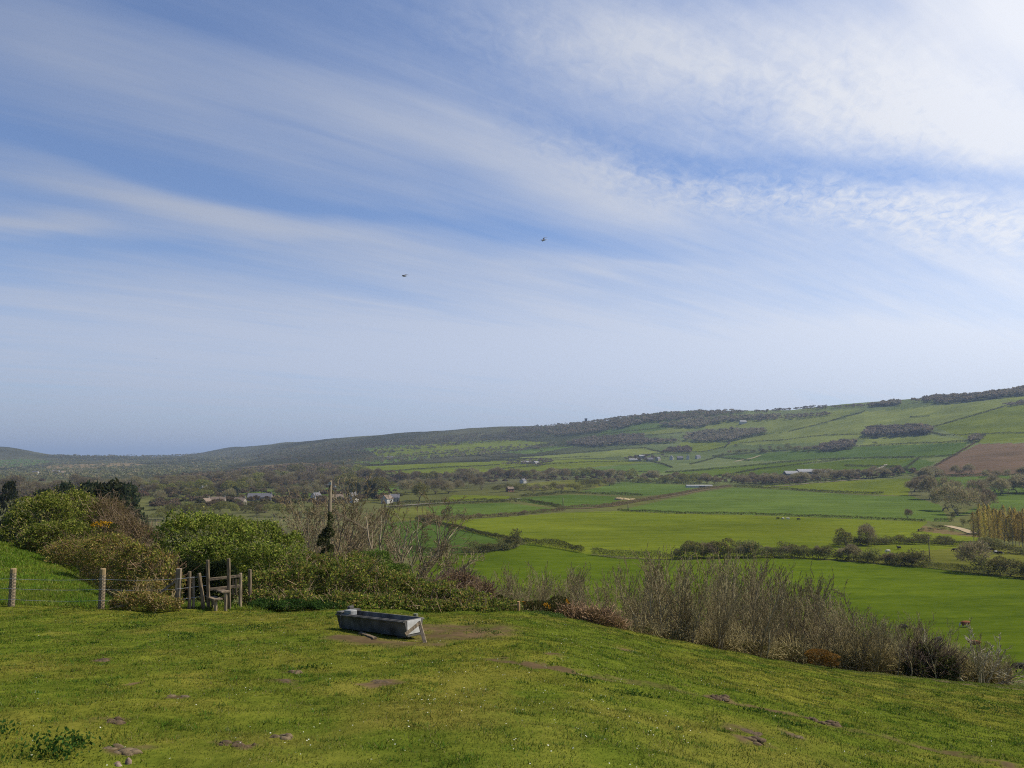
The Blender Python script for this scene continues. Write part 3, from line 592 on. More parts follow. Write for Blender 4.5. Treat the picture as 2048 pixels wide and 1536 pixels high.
for i, a in enumerate([
    (290, 1235, .9, .18, 420, 'dark nettle patch just in front of the wire fence'), (375, 1274, .55, .16, 240, 'small dark weed tuft left of the trough'), (515, 1257, .6, .16, 260, 'round weed tuft between stile and trough'),
    (250, 1256, .9, .1, 300, 'low dark weeds left of the nettle patch'), (180, 1218, .9, .3, 320, 'tall dock leaves at the foot of the middle netted post'), (112, 1520, .38, .22, 380, 'dark thistle cluster at the bottom left edge'), (150, 1494, .13, .13, 110, 'small thistle just above the thistle cluster'),
    (4, 1476, .16, .14, 110, 'thistle cut by the left picture edge'), (1985, 1424, 1.25, .26, 620, 'large nettle clump near the right edge of the pasture'), (1170, 1361, .35, .1, 150, 'small dark weed tuft above the rut'), (1265, 1392, .5, .05, 200, 'flat patch of dark weeds below the rut start'),
    (620, 1331, .3, .07, 110, 'low weed tuft beside the dung group'), (1590, 1458, .35, .07, 140, 'low green weeds below the rut'), (1520, 1432, .4, .06, 140, 'low weed patch along the rut'), (1810, 1422, .3, .08, 110, 'small weed tuft left of the large nettles'), (975, 1268, .5, .12, 190, 'weed tuft on the trodden earth right of the trough'),
    (820, 1212, 1.3, .22, 500, 'tall grass weeds behind the trough'), (960, 1250, .7, .1, 200, 'thin weeds at the edge of the trodden earth')]):
    weed(*a, seed=100 + i)

# ------------------------------------------------------------------ trough and timber
M_CONC = mat_noise('weathered_trough', (.06, .056, .047), (.185, .172, .148), 3.5, rough=.7, bump=.25)
M_WHITE = mat_noise('white_cover', (.2, .2, .19), (.4, .4, .38), 6, rough=.5, bump=.05)
def build_trough():
    A = Vector((*TR_A, float(base_z(*TR_A)))); B = Vector((*TR_B, float(base_z(*TR_B))))
    ax = (B - A); L = ax.length; ax.normalize(); s = Vector((-ax.y, ax.x, 0)).normalized()      # s points away from the camera, to the right
    up = s.cross(ax) * -1
    if up.z < 0: up = -up
    root = empty('water_trough', A, 'long grey cattle trough on trodden ground with a white float cover', 'trough')
    o = root.location
    def q(a, b, c): return A + ax * a + s * b + up * c - o
    H, wt, wb, th = .40, .52, .36, .035
    b = Box()
    Z0 = .05
    def ring(a, half_t, half_b, zt, zb): return [q(a, -half_b, zb), q(a, half_b, zb), q(a, half_t, zt), q(a, -half_t, zt)]
    v = ring(0, wt / 2, wb / 2, H, Z0) + ring(L, wt / 2, wb / 2, H, Z0) + [q(th, -wt / 2 + th, H), q(th, wt / 2 - th, H), q(L - th, wt / 2 - th, H), q(L - th, -wt / 2 + th, H)] + [q(.1, -wb / 2 + th, .16), q(.1, wb / 2 - th, .16), q(L - .1, wb / 2 - th, .16), q(L - .1, -wb / 2 + th, .16)]
    b.add(v, [(0, 1, 2, 3), (7, 6, 5, 4), (0, 3, 7, 4), (1, 5, 6, 2), (0, 4, 5, 1), (3, 2, 9, 8), (2, 6, 10, 9), (6, 7, 11, 10), (7, 3, 8, 11), (8, 9, 13, 12), (9, 10, 14, 13), (10, 11, 15, 14), (11, 8, 12, 15), (12, 13, 14, 15)])
    b.build('basin', M_CONC, root, bevel=.008)
    r = Box()
    for sd in (-1, 1): r.bar(q(0, sd * (wt / 2 + .006), H - .03), q(L, sd * (wt / 2 + .006), H - .03), .05, .03, up=up)
    r.build('rim', M_CONC, root, bevel=.006)
    m, n, l = newmat('trough_water'); out = n.new('ShaderNodeOutputMaterial'); p = n.new('ShaderNodeBsdfPrincipled'); l(p.outputs[0], out.inputs[0]); p.inputs['Base Color'].default_value = (.02, .025, .02, 1); p.inputs['Roughness'].default_value = .05
    w = Box(); zz = H - .12; w.add([q(.07, -.2, zz), q(L - .07, -.2, zz), q(L - .07, .2, zz), q(.07, .2, zz)], [(0, 1, 2, 3)]); w.build('water', m, root)
    mm = Matrix((ax, s, up)).transposed()
    c = Box(); c.box(q(.40, -.13, H + .02), (.28, .18, .12), m=mm); c.build('float_cover', M_WHITE, root, bevel=.02)
    c = Box(); c.box(q(.13, 0, H + .02), (.22, wt + .02, .05), m=mm); c.box(q(.06, .1, H + .08), (.1, .12, .08), m=mm); c.bar(q(.24, -.3, H - .03), q(.24, -.3, .1), .03); c.build('end_plate', M_CONC, root, bevel=.01)
    for a in (.12, .85, L - .35): f = Box(); f.box(q(a, 0, 0), (.14, wb - .08, .13), m=mm); f.build('foot', M_CONC, root, bevel=.01)
    e = Box(); e.box(q(L + .004, 0, H * .62), (.012, .37, H * .7), m=mm); e.build('end_panel', mat_noise('sunlit_end', (.42, .41, .38), (.72, .70, .66), 5, bump=.1), root)  # pale panel colour stands in for sunlight on the trough's end face
    # two timbers braced against the near end
    top = PT(838, 1245, B.y - .12)
    t = empty('brace_timber', G(851, 1284), 'steep grey board leaning on the lit end of the trough', 'board', 'boards propped against the trough')
    Box().bar(G(851, 1284) - t.location - Vector((0, 0, .03)), top - t.location + Vector((0, 0, .02)), .075, .03, up=(0, 1, 0)).build('board', M_WOOD2, t, bevel=.004)
    lo = PT(811, 1269, B.y - .42)
    t = empty('brace_timber', lo, 'sloping grey board nailed across the shaded side of the trough end', 'board', 'boards propped against the trough')
    Box().bar(lo - t.location, PT(839, 1246, B.y - .2) - t.location, .07, .03, up=(0, 1, 0)).build('board', M_WOOD2, t, bevel=.004)
    p1 = PT(794, 1240.5, B.y + 1.0); p2 = PT(806, 1236, B.y + 1.5); t = empty('stick', p1, 'short pale stick lying across the rim of the trough', 'stick')
    Box().tube([Vector((0, 0, 0)), (p2 - p1) * .5 + Vector((0, 0, .01)), p2 - p1], .018).build('shaft', M_WOOD2, t)
    p1, p2 = G(720, 1268) + Vector((0, 0, .025)), G(750, 1278) + Vector((0, 0, .025)); t = empty('plank', p1, 'loose brown plank on the earth in front of the trough', 'plank')
    Box().bar((0, 0, 0), p2 - p1, .09, .035).build('board', M_WOOD, t, bevel=.004)
    p1 = GY(834, B.y + 1.0, 1240); top = PT(831, 1227, B.y + 1.0); t = empty('marker_post', p1, 'short mossy green post behind the trough', 'post')
    Box().tube([Vector((0, 0, -.2)), (top - p1) * .5 + Vector((.01, 0, 0)), top - p1], [.06, .058, .055], 9).build('shaft', mat_noise('mossy_post', (.07, .09, .04), (.2, .2, .13), 12, bump=.4), t, bevel=.006)
build_trough()

# ------------------------------------------------------------------ fence and stile
def mat_net():
    m, n, l = newmat('netted_post'); out = n.new('ShaderNodeOutputMaterial'); p = n.new('ShaderNodeBsdfPrincipled'); l(p.outputs[0], out.inputs[0]); tc = n.new('ShaderNodeTexCoord')
    fac = None
    for a in (R(38), R(-38)):
        mp = n.new('ShaderNodeMapping'); mp.inputs['Rotation'].default_value = (0, a, 0); l(tc.outputs['Object'], mp.inputs[0])
        w = n.new('ShaderNodeTexWave'); w.bands_direction = 'X'; w.inputs['Scale'].default_value = 5.2; w.inputs['Distortion'].default_value = 1.2; w.inputs['Detail'].default_value = 2; l(mp.outputs[0], w.inputs['Vector'])
        if fac is None: fac = w.outputs[1]
        else:
            q = n.new('ShaderNodeMath'); q.operation = 'MAXIMUM'; l(fac, q.inputs[0]); l(w.outputs[1], q.inputs[1]); fac = q.outputs[0]
    cr = n.new('ShaderNodeValToRGB'); e = cr.color_ramp.elements; e[0].position = .45; e[0].color = (.33, .25, .145, 1); e[1].position = .9; e[1].color = (.13, .10, .065, 1); l(fac, cr.inputs[0])
    sp = n.new('ShaderNodeSeparateXYZ'); l(tc.outputs['Object'], sp.inputs[0]); g = n.new('ShaderNodeMath'); g.operation = 'GREATER_THAN'; g.inputs[1].default_value = 1.03; l(sp.outputs[2], g.inputs[0])
    mx = n.new('ShaderNodeMix'); mx.data_type = 'RGBA'; l(g.outputs[0], mx.inputs[0]); l(cr.outputs[0], mx.inputs[6]); mx.inputs[7].default_value = (.3, .21, .1, 1); l(mx.outputs[2], p.inputs['Base Color']); p.inputs['Roughness'].default_value = .9
    return m
M_NET = mat_net()
def post_tube(p, q, r, mat, parent, name='post', n=9):
    h = (q - p); o = Box().tube([(0, 0, -.25), h * .35 + Vector((.006, 0, 0)), h * .7, h * .985, h], [r * 1.05, r, r * .97, r * .95, r * .8], n).build(name, mat, parent, smooth=False)
    o.location = p - parent.location; return o
def build_fence():
    root = empty('wire_fence', G(206, 1214), 'three strand wire fence on stout netted posts at the left', 'fence')
    P = [(-330, 1138, 1214, 23.6), (27, 1137, 1215, 23.7), (206, 1137, 1213, 23.9), (358, 1137, 1211, 24.1)]; tops = []
    for i, (px, t, b, Y) in enumerate(P):
        top = PT(px, t, Y); base = GY(px, Y, b); base.z = min(base.z, float(kk(b)) * Y); base.x = top.x
        if i < 3: post_tube(base, top, .092 if i else .09, M_NET, root)
        else:
            Box().bar(base - root.location - Vector((0, 0, .2)), top - root.location, .15, .13, up=(0, 1, 0)).build('post', M_WOOD2, root, bevel=.012)
        tops.append((top, base))
    nx = [PT(380, 1144, 24.2), PT(387, 1150, 24.3), PT(403, 1149, 24.3), PT(416, 1160, 24.4)]
    for hgt in (.90, .60, .27):
        b = Box(); pts = [ba.lerp(tp, hgt / 1.2 + .0) + Vector((0, -.1, 0)) for tp, ba in tops]
        full = []
        for p, q in zip(pts[:-1], pts[1:]):
            for i in range(8): t = i / 8; full.append(p.lerp(q, t) - Vector((0, 0, .035 * 4 * t * (1 - t))) - root.location)
        full += [pts[-1] - root.location, PT(416, 1152 + (.9 - hgt) * 62, 24.4) - root.location]
        b.tube(full, .0052, 4).build('wire', M_WIRE, root)
    tp, ba = tops[-1]; f = PT(318, 1188, 24.9); Box().bar(ba.lerp(tp, .72) - root.location, f - root.location, .09, .09).build('strut', M_WOOD2, root, bevel=.01)
build_fence()
def loose_post(px, t, b, Y, r, label, dx=0, mat=None):
    top = PT(px, t, Y); base = PT(px + dx, b, Y); base.z = min(base.z, float(base_z(base.x, Y))); o = empty('fence_post', base, label, 'post', 'rough posts beside the stile'); post_tube(base, top, r, mat or M_WOOD, o, 'shaft')
loose_post(379, 1143, 1211, 24.2, .055, 'straight slim post just right of the thick fence corner post')
loose_post(387, 1152, 1213, 24.3, .04, 'thinnest grey split stake between the slim post and the leaning post', mat=M_WOOD2)
loose_post(398, 1146, 1213, 24.3, .058, 'leaning round post left of the stile', dx=10)
loose_post(481, 1146, 1188, 24.9, .055, 'pale post at the right end of the stile rails', mat=M_WOOD2)
loose_post(500, 1139, 1190, 25.3, .062, 'post half buried in brambles right of the stile')
def build_stile():
    Y = 24.4; base = PT(436, 1215, Y); base.z = float(base_z(base.x, Y)); root = empty('wooden_stile', base, 'weathered wooden stile with two tall posts and plank steps', 'stile'); o = root.location
    for px, t, dx in ((415, 1120, 3), (457, 1117, 2)):
        top = PT(px, t, Y); bt = PT(px + dx, 1212, Y); bt.z = float(base_z(bt.x, Y)) - .15
        Box().bar(bt - o, top - o, .095, .085, up=(0, 1, 0)).build('post', M_WOOD, root, bevel=.012)
    def rail(a, b, w, d, name='rail', mat=M_PLANK, ya=Y, yb=Y): Box().bar(PT(*a, ya) - o, PT(*b, yb) - o, w, d, up=(0, 0, 1)).build(name, mat, root, bevel=.008)
    rail((417, 1159), (479, 1152), .045, .085, yb=24.8); rail((417, 1179), (479, 1172), .045, .085, yb=24.8)
    rail((421, 1194), (436, 1199), .26, .05, 'step', M_PLANK, Y + .25, Y - .75)
    rail((437, 1180), (452, 1184), .26, .05, 'step', M_PLANK, Y + .55, Y - .45)
    rail((436, 1198), (447, 1196), .05, .08, 'rail', M_PLANK, Y - .55, Y - .35)
    for px, t, b, yy in ((431.5, 1200, 1219, Y - .65), (451.5, 1186, 1216, Y - .4), (426, 1197, 1213, Y + .1)):
        q = PT(px, b, yy); q.z = float(base_z(q.x, yy)) - .1; tp = PT(px, t, yy); Box().tube([q - o, tp.lerp(q, .5) - o, tp - o], .05, 8).build('step_leg', M_WOOD2, root)
    for px in (466, 472): Box().bar(PT(px, 1158, 24.75) - o, PT(px, 1190, 24.75) - o, .06, .03, up=(0, 1, 0)).build('upright', M_WOOD, root)
build_stile()
loose = PT(1037, 1221, 25.5); loose.z = float(base_z(loose.x, 25.5)); o = empty('fence_post', loose, 'lone orange brown post among the gorse flowers', 'post'); post_tube(loose, PT(1037, 1203, 25.5), .05, mat_noise('orange_timber', (.35, .2, .08), (.5, .3, .14), 9), o, 'shaft')

# ------------------------------------------------------------------ bushes near the fence
HAW = [(.185, .235, .035), (.27, .3, .055), (.09, .13, .022), (.38, .36, .10)]
BRM = [(.22, .225, .045), (.31, .24, .065), (.31, .19, .06), (.14, .175, .03), (.44, .34, .13)]
OLV = [(.085, .095, .02), (.12, .11, .03), (.05, .065, .015), (.15, .12, .04)]
leafy('hawthorn_bush', 'large dense bright green bush behind the stile', 'bush', [px_lobe(358, 1084, 33, 50, 54), px_lobe(420, 1078, 34, 84, 50), px_lobe(500, 1094, 33, 84, 52), px_lobe(570, 1106, 33, 46, 44), px_lobe(440, 1104, 32, 80, 30), px_lobe(535, 1124, 31, 60, 34)], 46000, .105, HAW, [.38, .26, .26, .10], 11, twigs=400, ns=.42, rough=.42, shell=.1)
leafy('hawthorn_bush', 'tall yellowish green bush on the left beyond the grass bank', 'bush', [px_lobe(95, 1040, 50, 70, 52), px_lobe(150, 1030, 52, 55, 45), px_lobe(45, 1070, 49, 45, 45), px_lobe(120, 1080, 47, 70, 40)], 32000, .14, HAW, [.35, .3, .2, .15], 12, twigs=500, ns=.6, rough=.42, shell=.1, twl=.9, twcol=(.22, .17, .1))
leafy('ivy_or_shade_bush', 'added leaf mass coloured near black for the shade in the gap behind the stile', 'bush', [px_lobe(400, 1160, 28.5, 32, 34), px_lobe(440, 1155, 28.5, 34, 36), px_lobe(372, 1150, 29, 22, 34)], 9000, .09, [(.018, .028, .010), (.03, .04, .014)], None, 28, ns=.5, shell=.1)  # made-up shrub; its near-black leaves stand in for the shade behind the stile
leafy('scrub_bush', 'brown bare scrub rising behind the gorse at the left', 'bush', [px_lobe(215, 1045, 52, 50, 45), px_lobe(245, 1075, 50, 45, 45), px_lobe(290, 1090, 50, 40, 40)], 15000, .10, [(.2, .15, .06), (.17, .16, .05), (.26, .19, .09)], None, 13, twigs=1800, ns=.8, twl=1.1, twcol=(.26, .19, .12))
leafy('bramble_thicket', 'brown and olive bramble hedge sloping down behind the wire fence', 'brambles', [px_lobe(90, 1085, 47, 55, 20), px_lobe(150, 1104, 43, 60, 24), px_lobe(215, 1105, 38, 62, 34), px_lobe(275, 1128, 32, 55, 42), px_lobe(315, 1148, 29, 42, 44), px_lobe(335, 1168, 27.5, 32, 38)], 40000, .09, BRM, [.32, .22, .12, .26, .08], 14, twigs=900, ns=.4, rough=.45, shell=.1, twl=.7, twcol=(.27, .19, .11))
leafy('bramble_clump', 'low bramble clump in front of the wire fence by the thick post', 'brambles', [px_lobe(280, 1196, 23.6, 46, 14), px_lobe(330, 1203, 23.4, 34, 9), px_lobe(300, 1180, 25.2, 34, 22), px_lobe(245, 1205, 23.8, 30, 8)], 9000, .06, BRM, None, 15, twigs=140, ns=.25, rough=.5, twl=.4, twcol=(.25, .18, .10))
leafy('bramble_bank', 'long bank of tangled brambles right of the stile', 'brambles', [px_lobe(540, 1178, 26.5, 58, 40), px_lobe(610, 1172, 27, 70, 45), px_lobe(690, 1170, 27, 75, 42), px_lobe(770, 1180, 26.8, 75, 36), px_lobe(850, 1190, 26.5, 70, 28), px_lobe(920, 1200, 26.2, 60, 22), px_lobe(990, 1215, 26, 50, 17), px_lobe(620, 1140, 30, 70, 32), px_lobe(700, 1140, 31, 65, 30), px_lobe(520, 1200, 25.5, 38, 22), px_lobe(590, 1203, 25.4, 60, 18), px_lobe(680, 1203, 25.3, 60, 18), px_lobe(770, 1205, 25.4, 60, 16), px_lobe(860, 1210, 25.5, 55, 13), px_lobe(940, 1217, 25.5, 50, 11)], 82000, .078, [(.17, .21, .04), (.09, .135, .028), (.28, .23, .065), (.3, .19, .07), (.31, .33, .05)], [.3, .32, .14, .09, .15], 16, twigs=900, ns=.32, rough=.48, shell=.1, twl=.55, twcol=(.27, .2, .12))
leafy('nettle_bed', 'dark green nettles at the foot of the bramble bank beside the stile', 'nettles', [px_lobe(530, 1210, 24.9, 36, 12), px_lobe(590, 1212, 24.8, 40, 13), px_lobe(650, 1210, 24.9, 45, 11)], 11000, .055, [(.04, .10, .022), (.07, .14, .03)], None, 17, ns=.3, low=-.2)
leafy('ivy_mound', 'light green ivy mound below the bare tree', 'ivy', [px_lobe(745, 1130, 33, 42, 30), px_lobe(790, 1150, 32, 35, 24)], 12000, .075, [(.11, .18, .03), (.16, .22, .04), (.06, .10, .02)], None, 18, ns=.5)
leafy('bracken_clump', 'brown dead bracken on the crest right of the bare tree', 'bracken', [px_lobe(920, 1168, 29, 42, 22), px_lobe(955, 1185, 28, 40, 20), px_lobe(890, 1180, 28, 36, 22)], 12000, .06, [(.26, .18, .09), (.2, .14, .07), (.3, .2, .1)], None, 19, twigs=900, ns=.35, twcol=(.18, .13, .09))
leafy('scrub_bush', 'rusty brown scrub where the crest falls away to the right', 'bush', [px_lobe(1185, 1240, 26.5, 48, 22), px_lobe(1220, 1252, 26.8, 36, 20), px_lobe(1140, 1232, 27, 40, 18)], 12000, .05, [(.2, .12, .06), (.24, .15, .08), (.12, .10, .04)], None, 20, twigs=800, ns=.35, twl=.4, twcol=(.26, .16, .10))
leafy('ivy_or_shade_bush', 'low dark green bush hugging the grass edge below the gorse', 'bush', [px_lobe(1070, 1235, 25.8, 55, 10), px_lobe(1140, 1250, 25.8, 45, 8), px_lobe(1180, 1262, 25.6, 30, 8)], 6000, .055, [(.06, .10, .025), (.11, .14, .03)], None, 21, ns=.3, low=-.2)
def gorse(label, lobes, n, seed, Y):
    r = leafy('gorse_bush', label, 'gorse', lobes, n, .055 * Y / 27, [(.04, .06, .015), (.07, .075, .02), (.10, .08, .03)], None, seed, ns=.4)
    rng = rng_(seed + 5); P, d = lobes_pts(rng, n // 3, lobes, .05, .3, .35, .0); t = vn3(P, .45 * Y / 27, 9) > .52; P, d = P[t], d[t]
    V, Fc, C = leaf_geo(P, .045 * Y / 27, colmix(rng, len(P), [(.62, .33, .015), (.5, .24, .01), (.7, .42, .03)]), rng, .8); link('blossom', mesh_np('blossom', V - np.array(r.location), Fc, C), M_LEAF, r)
gorse('yellow flowering gorse on the left bramble hedge', [px_lobe(205, 1052, 46, 26, 9), px_lobe(228, 1056, 46, 14, 10)], 2600, 22, 46)
gorse('small gorse in yellow flower at the end of the bramble bank', [px_lobe(1000, 1197, 26.5, 10, 8), px_lobe(1018, 1204, 26.5, 14, 8)], 1300, 23, 27)
gorse('orange yellow gorse right of the lone post', [px_lobe(1080, 1212, 26.8, 34, 10), px_lobe(1115, 1206, 27.2, 24, 12), px_lobe(1055, 1210, 26.6, 16, 8)], 3600, 24, 27)
leafy('gorse_bush', 'rusty gorse at the grass edge under the bare saplings', 'gorse', [px_lobe(1635, 1308, 27.5, 26, 9), px_lobe(1660, 1314, 27.3, 20, 8)], 3000, .05, [(.22, .12, .03), (.12, .08, .03), (.3, .16, .03)], None, 25, ns=.3)
tag(leafy('undergrowth', 'tangled brown undergrowth beneath the bare saplings', 'undergrowth', [px_lobe(x, y, Y, 55, h) for x, y, Y, h in [(1270, 1272, 30, 18), (1340, 1285, 30.5, 20), (1420, 1296, 31, 20), (1500, 1305, 31.5, 20), (1580, 1316, 32, 22), (1660, 1325, 32, 22), (1740, 1328, 32, 26), (1820, 1336, 32, 30), (1900, 1345, 32, 26), (1970, 1352, 32, 20), (1450, 1280, 38, 24), (1600, 1300, 38, 24), (1750, 1310, 38, 26), (1880, 1325, 37, 26)]], 60000, .07, [(.14, .125, .045), (.18, .15, .055), (.11, .13, .03), (.22, .18, .08)], None, 26, twigs=6000, ns=.5, rough=.4, twl=.8, twcol=(.28, .22, .11)), None, None, kind='stuff')
leafy('ivy_or_shade_bush', 'dark ivy clad shrub among grey twigs near the right end of the scrub', 'bush', [px_lobe(1850, 1322, 30, 30, 30), px_lobe(1885, 1335, 30, 34, 24), px_lobe(1830, 1340, 29.5, 24, 20)], 7000, .085, [(.05, .075, .022), (.09, .11, .03), (.2, .2, .07)], None, 27, twigs=500, ns=.35, twl=.9)

# ------------------------------------------------------------------ bare trees
def bare_tree(name, label, cat, base, seed, stems, h, r, depth, nch, ang, up, shrink, bark, twig, group=None, cut=1, wig=.12, spread=.5, start=.25, minr=.009):
    rng = rng_(seed); outs = []
    for s in range(stems):
        out = []; outs.append(out)
        a = rng.uniform(0, 2 * math.pi); t = spread * rng.uniform(.3, 1)
        branches(rng, (.12 * math.cos(a) * (stems > 1), .12 * math.sin(a) * (stems > 1), -.25), (math.cos(a) * t, math.sin(a) * t, 1), h * rng.uniform(.75, 1), r * rng.uniform(.7, 1), depth, nch, ang, up, wig, shrink, 5, 0, out, start, minr)
    root = empty(name, base, label, cat, group); b = []
    for out in outs:
        a, b1 = split(out, cut); b += b1; v, f, c = tube_geo(a, bark, rng, 6); link('stem', mesh_np('stem', v, f, c, True), M_TWIG, root)
    v, f, c = tube_geo(b, twig, rng, 3); link('crown', mesh_np('crown', v, f, c), M_TWIG, root); return root
def at_base(px, Y): p = GY(px, Y, 1120); return p
bare_tree('bare_tree', 'leafless many stemmed tree round the utility pole', 'tree', at_base(640, 41), 31, 8, 6.4, .08, 4, [7, 5, 4, 3], .55, .2, .5, (.3, .24, .16), (.27, .215, .125), spread=.75)
bare_tree('bare_tree', 'wide spreading leafless tree right of the utility pole', 'tree', at_base(770, 37), 32, 7, 5.8, .11, 4, [6, 5, 3, 3], .6, .14, .52, (.3, .25, .16), (.27, .215, .125), spread=1.0)
bare_tree('bare_tree', 'reddish twigged bare tree behind the spreading one', 'tree', at_base(720, 48), 33, 9, 6.6, .07, 4, [7, 5, 4, 3], .5, .25, .48, (.3, .22, .15), (.31, .225, .14), spread=.7)
bare_tree('bare_tree', 'small bare tree left of the pole above the green bush', 'tree', at_base(575, 44), 34, 8, 6.0, .07, 4, [6, 5, 4, 3], .55, .2, .5, (.28, .23, .15), (.27, .215, .125), spread=.7)
bare_tree('bare_tree', 'low bare shrub reaching over the valley field edge', 'tree', at_base(840, 33), 35, 8, 3.2, .045, 4, [6, 5, 4, 3], .55, .15, .52, (.3, .25, .16), (.27, .215, .125), spread=1.1)
bare_tree('oak_tree', 'gnarled dark bare tree standing among the bare saplings', 'tree', at_base(1668, 37), 36, 4, 4.6, .13, 4, [5, 4, 4, 3], .7, .06, .56, (.15, .12, .085), (.19, .15, .10), spread=.95, wig=.2)
bare_tree('bare_tree', 'leaning grey branched shrub at the right end of the scrub', 'tree', at_base(1945, 31), 37, 7, 2.2, .045, 3, [5, 4, 3], .5, .1, .55, (.36, .32, .23), (.33, .29, .2), spread=1.2)
PROTO = []
for i in range(7):
    rng = rng_(60 + i); outs = []
    for s in range(1 + i % 3):
        out = []; outs.append(out); a = rng.uniform(0, 6.28); branches(rng, (.2 * math.cos(a) * (i % 3), .2 * math.sin(a) * (i % 3), -.3), (.13 * math.cos(a), .13 * math.sin(a), 1), 6.2 * rng.uniform(.85, 1), .05, 3, [17, 6, 3], .44, .24, .11, .36, 6, 0, out, .15, .009)
    r = empty('bare_sapling', (0, 0, 0), 'slim upright leafless sapling in the stand below the pasture crest', 'tree', 'bare saplings below the pasture crest')
    b = []
    for out in outs:
        a, b1 = split(out, 0); b += b1; v, f, c = tube_geo(a, (.34, .285, .165), rng, 5); link('stem', mesh_np('stem', v, f, c, True), M_TWIG, r)
    v, f, c = tube_geo(b, (.28, .235, .125), rng, 3); link('crown', mesh_np('crown', v, f, c), M_TWIG, r); PROTO.append(r)
def place_saplings():
    rng = random.Random(7); used = set(); tx = [990, 1080, 1200, 1235, 1290, 1380, 1440, 1500, 1570, 1640, 1710, 1780, 1860, 1940, 2010]; ty = [1168, 1142, 1155, 1190, 1142, 1132, 1122, 1145, 1162, 1182, 1220, 1248, 1254, 1282, 1322]
    xs = [1000 + 235 * rng.random() ** .9 for _ in range(48)] + [1240 + 470 * rng.random() for _ in range(84)] + [1700 + 310 * rng.random() for _ in range(66)]
    for k, px in enumerate(xs):
        Y = rng.uniform(30, 52) if px < 1720 else rng.uniform(29, 42)
        p = GY(px, Y, 1200); tpy = float(np.interp(px, tx, ty)) + rng.random() ** 1.5 * 70 - 8; h = max(1.2, float(kk(tpy)) * Y - p.z); i = rng.randrange(7)
        lab = 'slim upright leafless sapling in the stand below the pasture crest' if px > 1240 and px <= 1720 else ('thin pale leafless sapling beyond the gorse' if px <= 1240 else 'short bushy leafless shrub at the right end of the scrub')
        sc = h / 6.2; s3 = (sc * (1.0 if h > 4 else 1.35), sc * (1.0 if h > 4 else 1.35), sc)
        if i not in used: r = PROTO[i]; used.add(i); r.location = p; r.rotation_euler = (0, 0, rng.uniform(0, 6.28)); r.scale = s3; r['label'] = lab
        else: dup(PROTO[i], p, rng.uniform(0, 6.28), s3, lab)
place_saplings()

# ------------------------------------------------------------------ utility poles
M_POLE = mat_noise('pole_timber', (.10, .085, .055), (.24, .19, .12), 8, stretch=(4, 4, .3), bump=.3)
def pole(px, t, Y, r, label, insul=True, b=None):
    top = PT(px, t, Y); base = Vector((top.x, Y, float(gz(top.x, Y)))); o = empty('utility_pole', base, label, 'utility pole', 'timber utility poles'); h = top - base
    Box().tube([(0, 0, -.5), h * .5, h], [r * 1.15, r, r * .85], 9).build('pole', M_POLE, o, smooth=True)
    if insul: Box().bar(h - Vector((.38 * r / .1, 0, .35)), h - Vector((-.38 * r / .1, 0, .35)), .09 * r / .1, .08 * r / .1).build('crossbar', M_POLE, o)
    return o
pl = pole(661, 961, 36, .088, 'tall bare timber utility pole standing among the leafless trees', False)
Box().box((float(PT(661, 970, 36).x - pl.location.x) , -.1, float(PT(661, 967, 36).z - pl.location.z)), (.12, .05, .16)).build('bracket', M_WIRE, pl)
leafy('ivy', 'dark ivy climbing round the foot of the utility pole', 'ivy', [px_lobe(656, 1066, 35.8, 12, 16), px_lobe(646, 1084, 35.6, 13, 16), px_lobe(660, 1098, 35.8, 8, 14), px_lobe(652, 1112, 35.6, 16, 14), px_lobe(660, 1046, 35.9, 5, 20)], 4000, .09, [(.06, .075, .03), (.09, .10, .04)], None, 45, rough=.6, ns=.3, skirt=False)
for px, t, b, Y, lab in [(1523, 1128, 1165, 0, 'thin dark pole in the bright valley pasture behind the saplings'), (1857, 1073, 1126, 0, 'thin dark pole in the dull grazing right of the bushy hedge'), (1126, 996, 1015, 0, 'distant pole at the left edge of the brown track'), (1256, 1006, 1023, 0, 'distant pole on the hedge right of the straw heap')]:
    g = G(px, b, 120); pole(px, t, g.y, .0011 * g.y * .5, lab, False)

